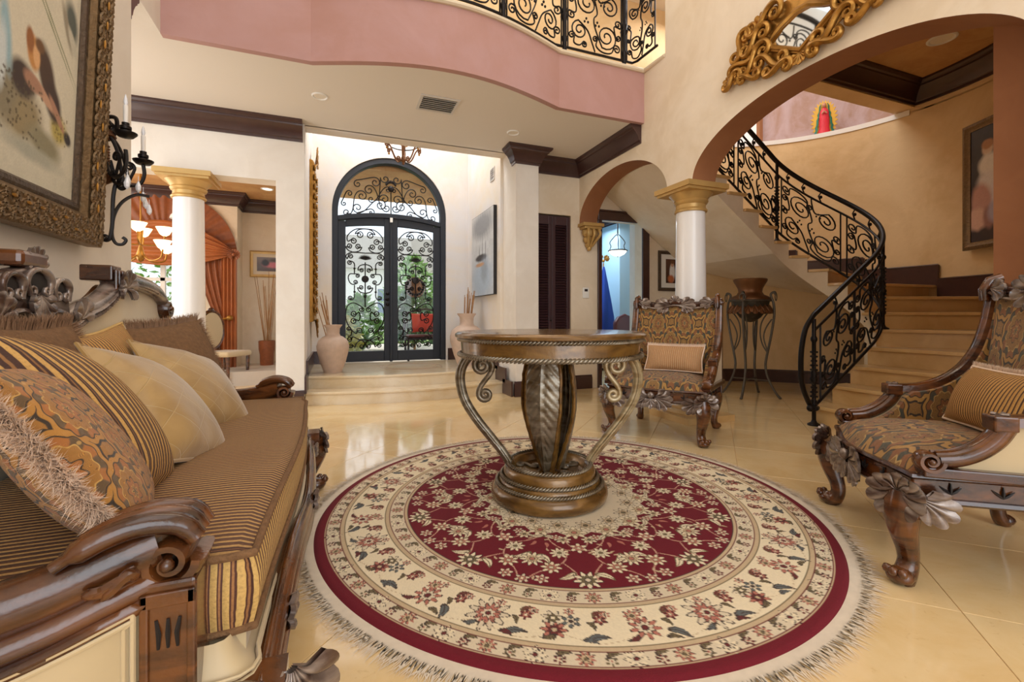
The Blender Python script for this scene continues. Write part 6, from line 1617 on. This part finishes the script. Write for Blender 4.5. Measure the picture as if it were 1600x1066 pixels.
# ---- entry chandelier, only its lower crown shows under the ceiling edge
ec = thing('chandelier', 'gilt and iron crown chandelier hanging in front of the arched door', 'chandelier', (.86, 6.3, 3.09))
m = MB(); m.tube([(.19*math.cos(2*PI*i/36), .19*math.sin(2*PI*i/36), .24) for i in range(36)], .014, 6, closed=True, ex=.5); m.build('ring_band', M['iron'], ec)
for k in range(6):
    a = k*PI/3+.3; m = MB(); c = scroll((.235, .20), (.075, .055), -1, .03, .032, 'S', 1.3, 1.2); m.tube([(q*math.cos(a), q*math.sin(a), z) for q, z in c], .010, 6); m.tube([(q*math.cos(a), q*math.sin(a), z) for q, z in scroll((.20, .33), (.24, .22), 1, .03, .02, 'C', 1.1, 1)], .009, 6)
    ar_ = m.build('arm', M['bronze'], ec); m = MB(); shell(m, Matrix.Rotation(a+PI/2, 4, 'Z') @ Matrix.Translation((0, -.20, .27)), 3, .09, 60, .010, .02); m.ball((.235*math.cos(a), .235*math.sin(a), .16), .016, 8); m.build('leaf', M['gold'], ar_)
    m = MB(); m.lathe([(.02, .30), (.014, .31), (.012, .40), (.004, .44)], 10, (.20*math.cos(a), .20*math.sin(a), 0)); m.build('candle_sleeve', M['candle'], ec)
m = MB(); m.tube([(0, 0, .05), (0, 0, 1.5)], .014, 8); m.lathe([(0, -.03), (.02, -.015), (.012, .0), (.04, .03), (.03, .07), (.012, .1)], 14); m.lathe([(.06, 1.48), (.055, 1.505), (0, 1.505)], 16); m.build('stem', M['bronze'], ec)
# ---- office: pendant, flag, chair
op = thing('pendant_lamp', 'iron bowl pendant lamp glowing in the blue office', 'lamp', (4.60, 6.75, 2.14))
m = MB(); m.lathe([(0, -.085), (.05, -.08), (.11, -.05), (.15, -.005), (.155, .01), (.145, .01), (.10, -.04), (0, -.07)], 28); m.build('bowl', M['lamp_cool'], op)
m = MB(); m.tube([(.158*math.cos(2*PI*i/32), .158*math.sin(2*PI*i/32), .012) for i in range(32)], .012, 6, closed=True)
for k in range(3):
    a = k*2*PI/3; m.tube([(q*math.cos(a), q*math.sin(a), z) for q, z in [(p.x, p.y) for p in smooth_path([(.165, .02, 0), (.13, .10, 0), (.15, .17, 0), (.08, .25, 0), (.03, .29, 0), (.0, .30, 0)], 5)]], .008, 6)
m.tube([(0, 0, .27), (0, 0, .80)], .012, 8); m.ball((0, 0, -.09), .012, 8); m.build('scroll_hanger', M['iron'], op)
fg = thing('flag', 'blue flag draped on a gold-topped pole in the office', 'flag', (4.66, 7.3, 0))
m = MB(); m.tube([(0, 0, .05), (0, 0, 2.0)], .014, 8); m.lathe([(0, 0), (.13, .005), (.13, .03), (.03, .06), (.02, .09)], 20); m.build('pole', M['reed'], fg)
m = MB()
def drape(u, v):
    z = 1.93-1.5*v; w = .02+.18*min(1, v*1.6)**.8; a = u*2*PI
    r = w*(1+.28*math.sin(3*a+v*4))*.75; return V(r*math.cos(a)*.95+.04*v, r*math.sin(a)*.7-.02, z+.05*math.sin(2*a)*v)
m.grid(drape, 36, 20, cu=True); m.build('cloth', M['flag'], fg, smooth=80)
m = MB(); m.ball((0, 0, 2.04), (.03, .03, .03), 10)
for s_ in (-1, 1): shell(m, Matrix.Translation((s_*.012, 0, 2.05)) @ Matrix.Rotation(s_*.9, 4, 'Y'), 5, .13, 60, .014, .02)
m.build('finial', M['gold'], fg)
oc = thing('office_chair', 'maroon leather chair back showing in the office doorway', 'chair', (4.58, 6.8, 0), .2)
m = MB(); m.box(-.25, .25, -.22, .25, .42, .52); m.build('seat', M['maroon'], oc, smooth=0, bevel=.04, seg=3)
m = MB(); m.prism([(-.24, .5), (.24, .5), (.25, .9), (.16, 1.0), (0, 1.05), (-.16, 1.0), (-.25, .9)], XZ, -.26, -.18); m.build('backrest', M['maroon'], oc, smooth=0, bevel=.03, seg=3)
m = MB(); m.tube([(0, 0, .1), (0, 0, .42)], .035, 10); m.build('column', M['iron'], oc)
for k in range(5): a = k*2*PI/5; m = MB(); m.tube([(0, 0, .12), (.28*math.cos(a), .28*math.sin(a), .06)], .022, 6); m.ball((.28*math.cos(a), .28*math.sin(a), .032), .031, 8); m.build('caster_arm', M['iron'], oc)
# ---- small robed statue on the landing ledge
p = spt(9.45, RO+.30)
vs_ = thing('statue', 'small painted robed figure with gold rays on the landing ledge', 'statue', (p.x, p.y, ZF+.026), math.radians(-35)-PI/2+.6)
vs_.rotation_euler = (0, 0, math.atan2(-p.x, p.y)-PI+PI) 
m = MB(); m.lathe([(0, 0), (.10, 0), (.095, .06), (.075, .10), (0, .10)], 20, sy=.7); m.build('base', M['gold'], vs_)
def ell(sc): return [(.135*sc*math.cos(2*PI*i/56)*(1+(.30 if i % 2 else 0)), .33+.26*sc*math.sin(2*PI*i/56)*(1+(.18 if i % 2 else 0))) for i in range(56)]
m = MB(); m.prism(ell(1.0), XZ, .03, .05); m.build('ray_halo', plain('halo_gold', S(206, 160, 60), .4, .3), vs_, smooth=0)
m = MB(); m.lathe([(0, .08), (.085, .09), (.062, .20), (.066, .28), (.060, .38), (.055, .45), (.02, .50), (0, .50)], 24, sy=.6); m.build('robe', plain('robe_red', S(206, 30, 50), .5), vs_)
m = MB(); m.grid(lambda u, v: V((lerp(.125, .052, v**1.2)+.008*math.sin(v*30))*math.sin((u-.5)*2*2.3), .018-lerp(.07, .048, v)*.75*math.cos((u-.5)*2*2.3)*(-1 if False else 1)*-1*.6, lerp(.10, .57, v)), 20, 12); m.build('mantle', plain('mantle_green', S(28, 110, 90), .5), vs_, smooth=80)
m = MB(); m.ball((0, -.01, .535), (.028, .03, .036), 14); m.ball((0, -.038, .532), (.005, .006, .007), 6); hm = MB(); hm.tube([(-.03, -.045, .40), (0, -.06, .43), (.03, -.045, .40)], .012, 6); hm.build('hands', plain('statue_hands', S(190, 130, 100), .5), vs_); m.build('head', plain('statue_skin', S(190, 130, 100), .5), vs_)
# ------------------------------------------------------------------ dining room through the opening
cu = thing('curtain', 'copper silk drapery with an arched swag on the dining window', 'curtain', (WX, 8.34, 0))
AR, AZ = .955, 1.97
def fold(x, f, a): return a*math.sin(x*f)+a*.4*math.sin(x*f*2.3+1)
m = MB()
def sun(u, v):
    th = PI*u; r = lerp(.06, AR, v); return V(r*math.cos(th), .02+.010*math.sin(th*40+2*math.sin(th*7))*v, AZ+r*math.sin(th)*1.0)
m.grid(sun, 160, 10); m.build('sunburst', M['silk_dark'], cu, smooth=60)
def side_panel(s_, nm):
    m = MB()
    def fn(u, v):
        z = lerp(.02, AZ+.03, v); k = max(0, 1-abs(z-.95)/.95); xin = lerp(.42, .68, k**1.5) if z > .95 else lerp(.60, .68, k); 
        x = lerp(xin, AR, u); return V(s_*x, -.03+.022*math.sin(u*38)*(1-.5*k), z)
    m.grid(fn, 90, 30); m.build(nm, M['silk_dark'], cu, smooth=60)
    m = MB(); m.grid(lambda u, v: V(s_*(lerp(.76, .97, u)+.05*(1-v)*0), -.075+.02*math.sin(u*26), lerp(.45, AZ+.02, v)), 40, 16); m.build('jabot', M['silk'], cu, smooth=60)
side_panel(1, 'drape'); side_panel(-1, 'drape')
m = MB()
def swag(u, v):
    x = lerp(-.93, .93, u); t = 1-(x/.93)**2
    return V(x, -.10-.05*math.sin(PI*v)-.02*math.sin(v*34), AZ+.06*(1-v)+.25*(1-t)*0+lerp(.42, -.20, v)*t*1.0)
m.grid(swag, 40, 40); m.build('swag', M['silk'], cu, smooth=70)
for s_ in (-1, 1): m = MB(); shell(m, Matrix.Translation((s_*.94, -.12, AZ)), 12, .09, 330, .02, .03); m.ball((s_*.94, -.15, AZ), .03, 10); m.build('rosette', M['silk_dark'], cu)
m = MB(); m.ball((.88, -.12, .98), (.05, .05, .045), 12); m.tube(smooth_path([(.62, -.08, 1.02), (.76, -.12, .96), (.9, -.1, 1.0)], 6), .018, 8); m.build('tieback', M['gold'], cu)
# chandelier with amber cups
dc = thing('chandelier', 'chandelier with glowing amber glass cups in the dining room', 'chandelier', (-2.27, 6.98, 1.78))
m = MB(); m.lathe([(0, -.10), (.03, -.08), (.05, -.02), (.03, .05), (.015, .12), (.03, .3), (.012, .34)], 16); m.tube([(0, 0, .3), (0, 0, 1.18)], .01, 6); m.build('stem', M['gold'], dc)
for k in range(8):
    a = k*PI/4+.2; lv = .0 if k % 2 else .20; R = .34 if k % 2 else .24
    m = MB(); m.tube([(q*math.cos(a), q*math.sin(a), z) for q, z in [(p.x, p.y) for p in smooth_path([(.02, .0+lv*.6, 0), (R*.45, -.08+lv, 0), (R*.9, -.05+lv, 0), (R, .05+lv, 0)], 6)]], .010, 6); m.build('arm', M['gold'], dc)
    m = MB(); m.lathe([(.02, .05+lv), (.05, .07+lv), (.075, .12+lv), (.095, .16+lv), (.09, .16+lv), (.04, .08+lv), (0, .07+lv)], 18, (R*math.cos(a), R*math.sin(a), 0)); m.build('glass_cup', M['lamp'], dc)
hb = thing('pendant_lamp', 'small white glass pendant beside the dining column', 'lamp', (-1.98, 7.4, 2.42))
m = MB(); m.lathe([(.11, -.09), (.10, -.05), (.06, .0), (.03, .03), (.02, .06), (.02, .05), (.09, -.06), (.10, -.09)], 24); m.build('shade', M['crystal'], hb)
m = MB(); m.ball((0, 0, -.05), .035, 10); m.build('bulb', M['lamp_cool'], hb)
m = MB(); m.tube([(0, 0, .04), (0, 0, .53)], .012, 6); m.tube([(.10, 0, .30), (.04, 0, .36), (-.04, 0, .30), (-.02, 0, .22), (.03, 0, .25)], .01, 6); m.build('scroll_hanger', M['iron'], hb)
# dining chairs with oval backs
dch = thing('dining_chair', 'oval-backed dining chair with cream back in the dining room', 'chair', (-1.50, 7.75, 0), math.radians(60))
m = MB(); m.box(-.24, .24, -.24, .22, .42, .50); m.build('seat', M['satin'], dch, smooth=0, bevel=.03, seg=3)
for x in (-.2, .2):
    for y in (-.2, .18): m = MB(); m.tube([(x, y, 0), (x*.95, y, .2), (x, y, .43)], [.016, .022, .028], 8); m.build('leg', M['wood'], dch)
m = MB(); E_ = [V(.22*math.cos(2*PI*i/36), .24, .80+.28*math.sin(2*PI*i/36)) for i in range(36)]; m.tube(E_, .026, 8, closed=True); m.tube([(-.12, .22, .45), (-.13, .24, .58)], .022, 6); m.tube([(.12, .22, .45), (.13, .24, .58)], .022, 6); m.ball((0, .24, 1.10), (.06, .03, .035), 10); m.build('oval_frame', M['wood'], dch)
m = MB(); m.prism([(.215*math.cos(2*PI*i/30), .80+.27*math.sin(2*PI*i/30)) for i in range(30)], XZ, .225, .25); m.build('back_pad', M['satin'], dch, smooth=0)
dup(dch, (-2.25, 7.62, 0), math.radians(25), 'oval-backed dining chair just behind the far end of the sofa')
# porch cushions
for k, (x, rz_) in enumerate(((1.50, .15), (1.68, -.1))):
    t = pillow('throw_cushion', ['coral cushion on the left of the porch bench', 'coral cushion on the right of the porch bench'][k], (x, 8.60, .885), (math.radians(80), 0, rz_), .36, .36, .12, M['red'])
SC.cycles.use_denoising = True
SC.cycles.max_bounces = 8; SC.cycles.diffuse_bounces = 5; SC.cycles.transparent_max_bounces = 12
SC.cycles.sample_clamp_indirect = 6
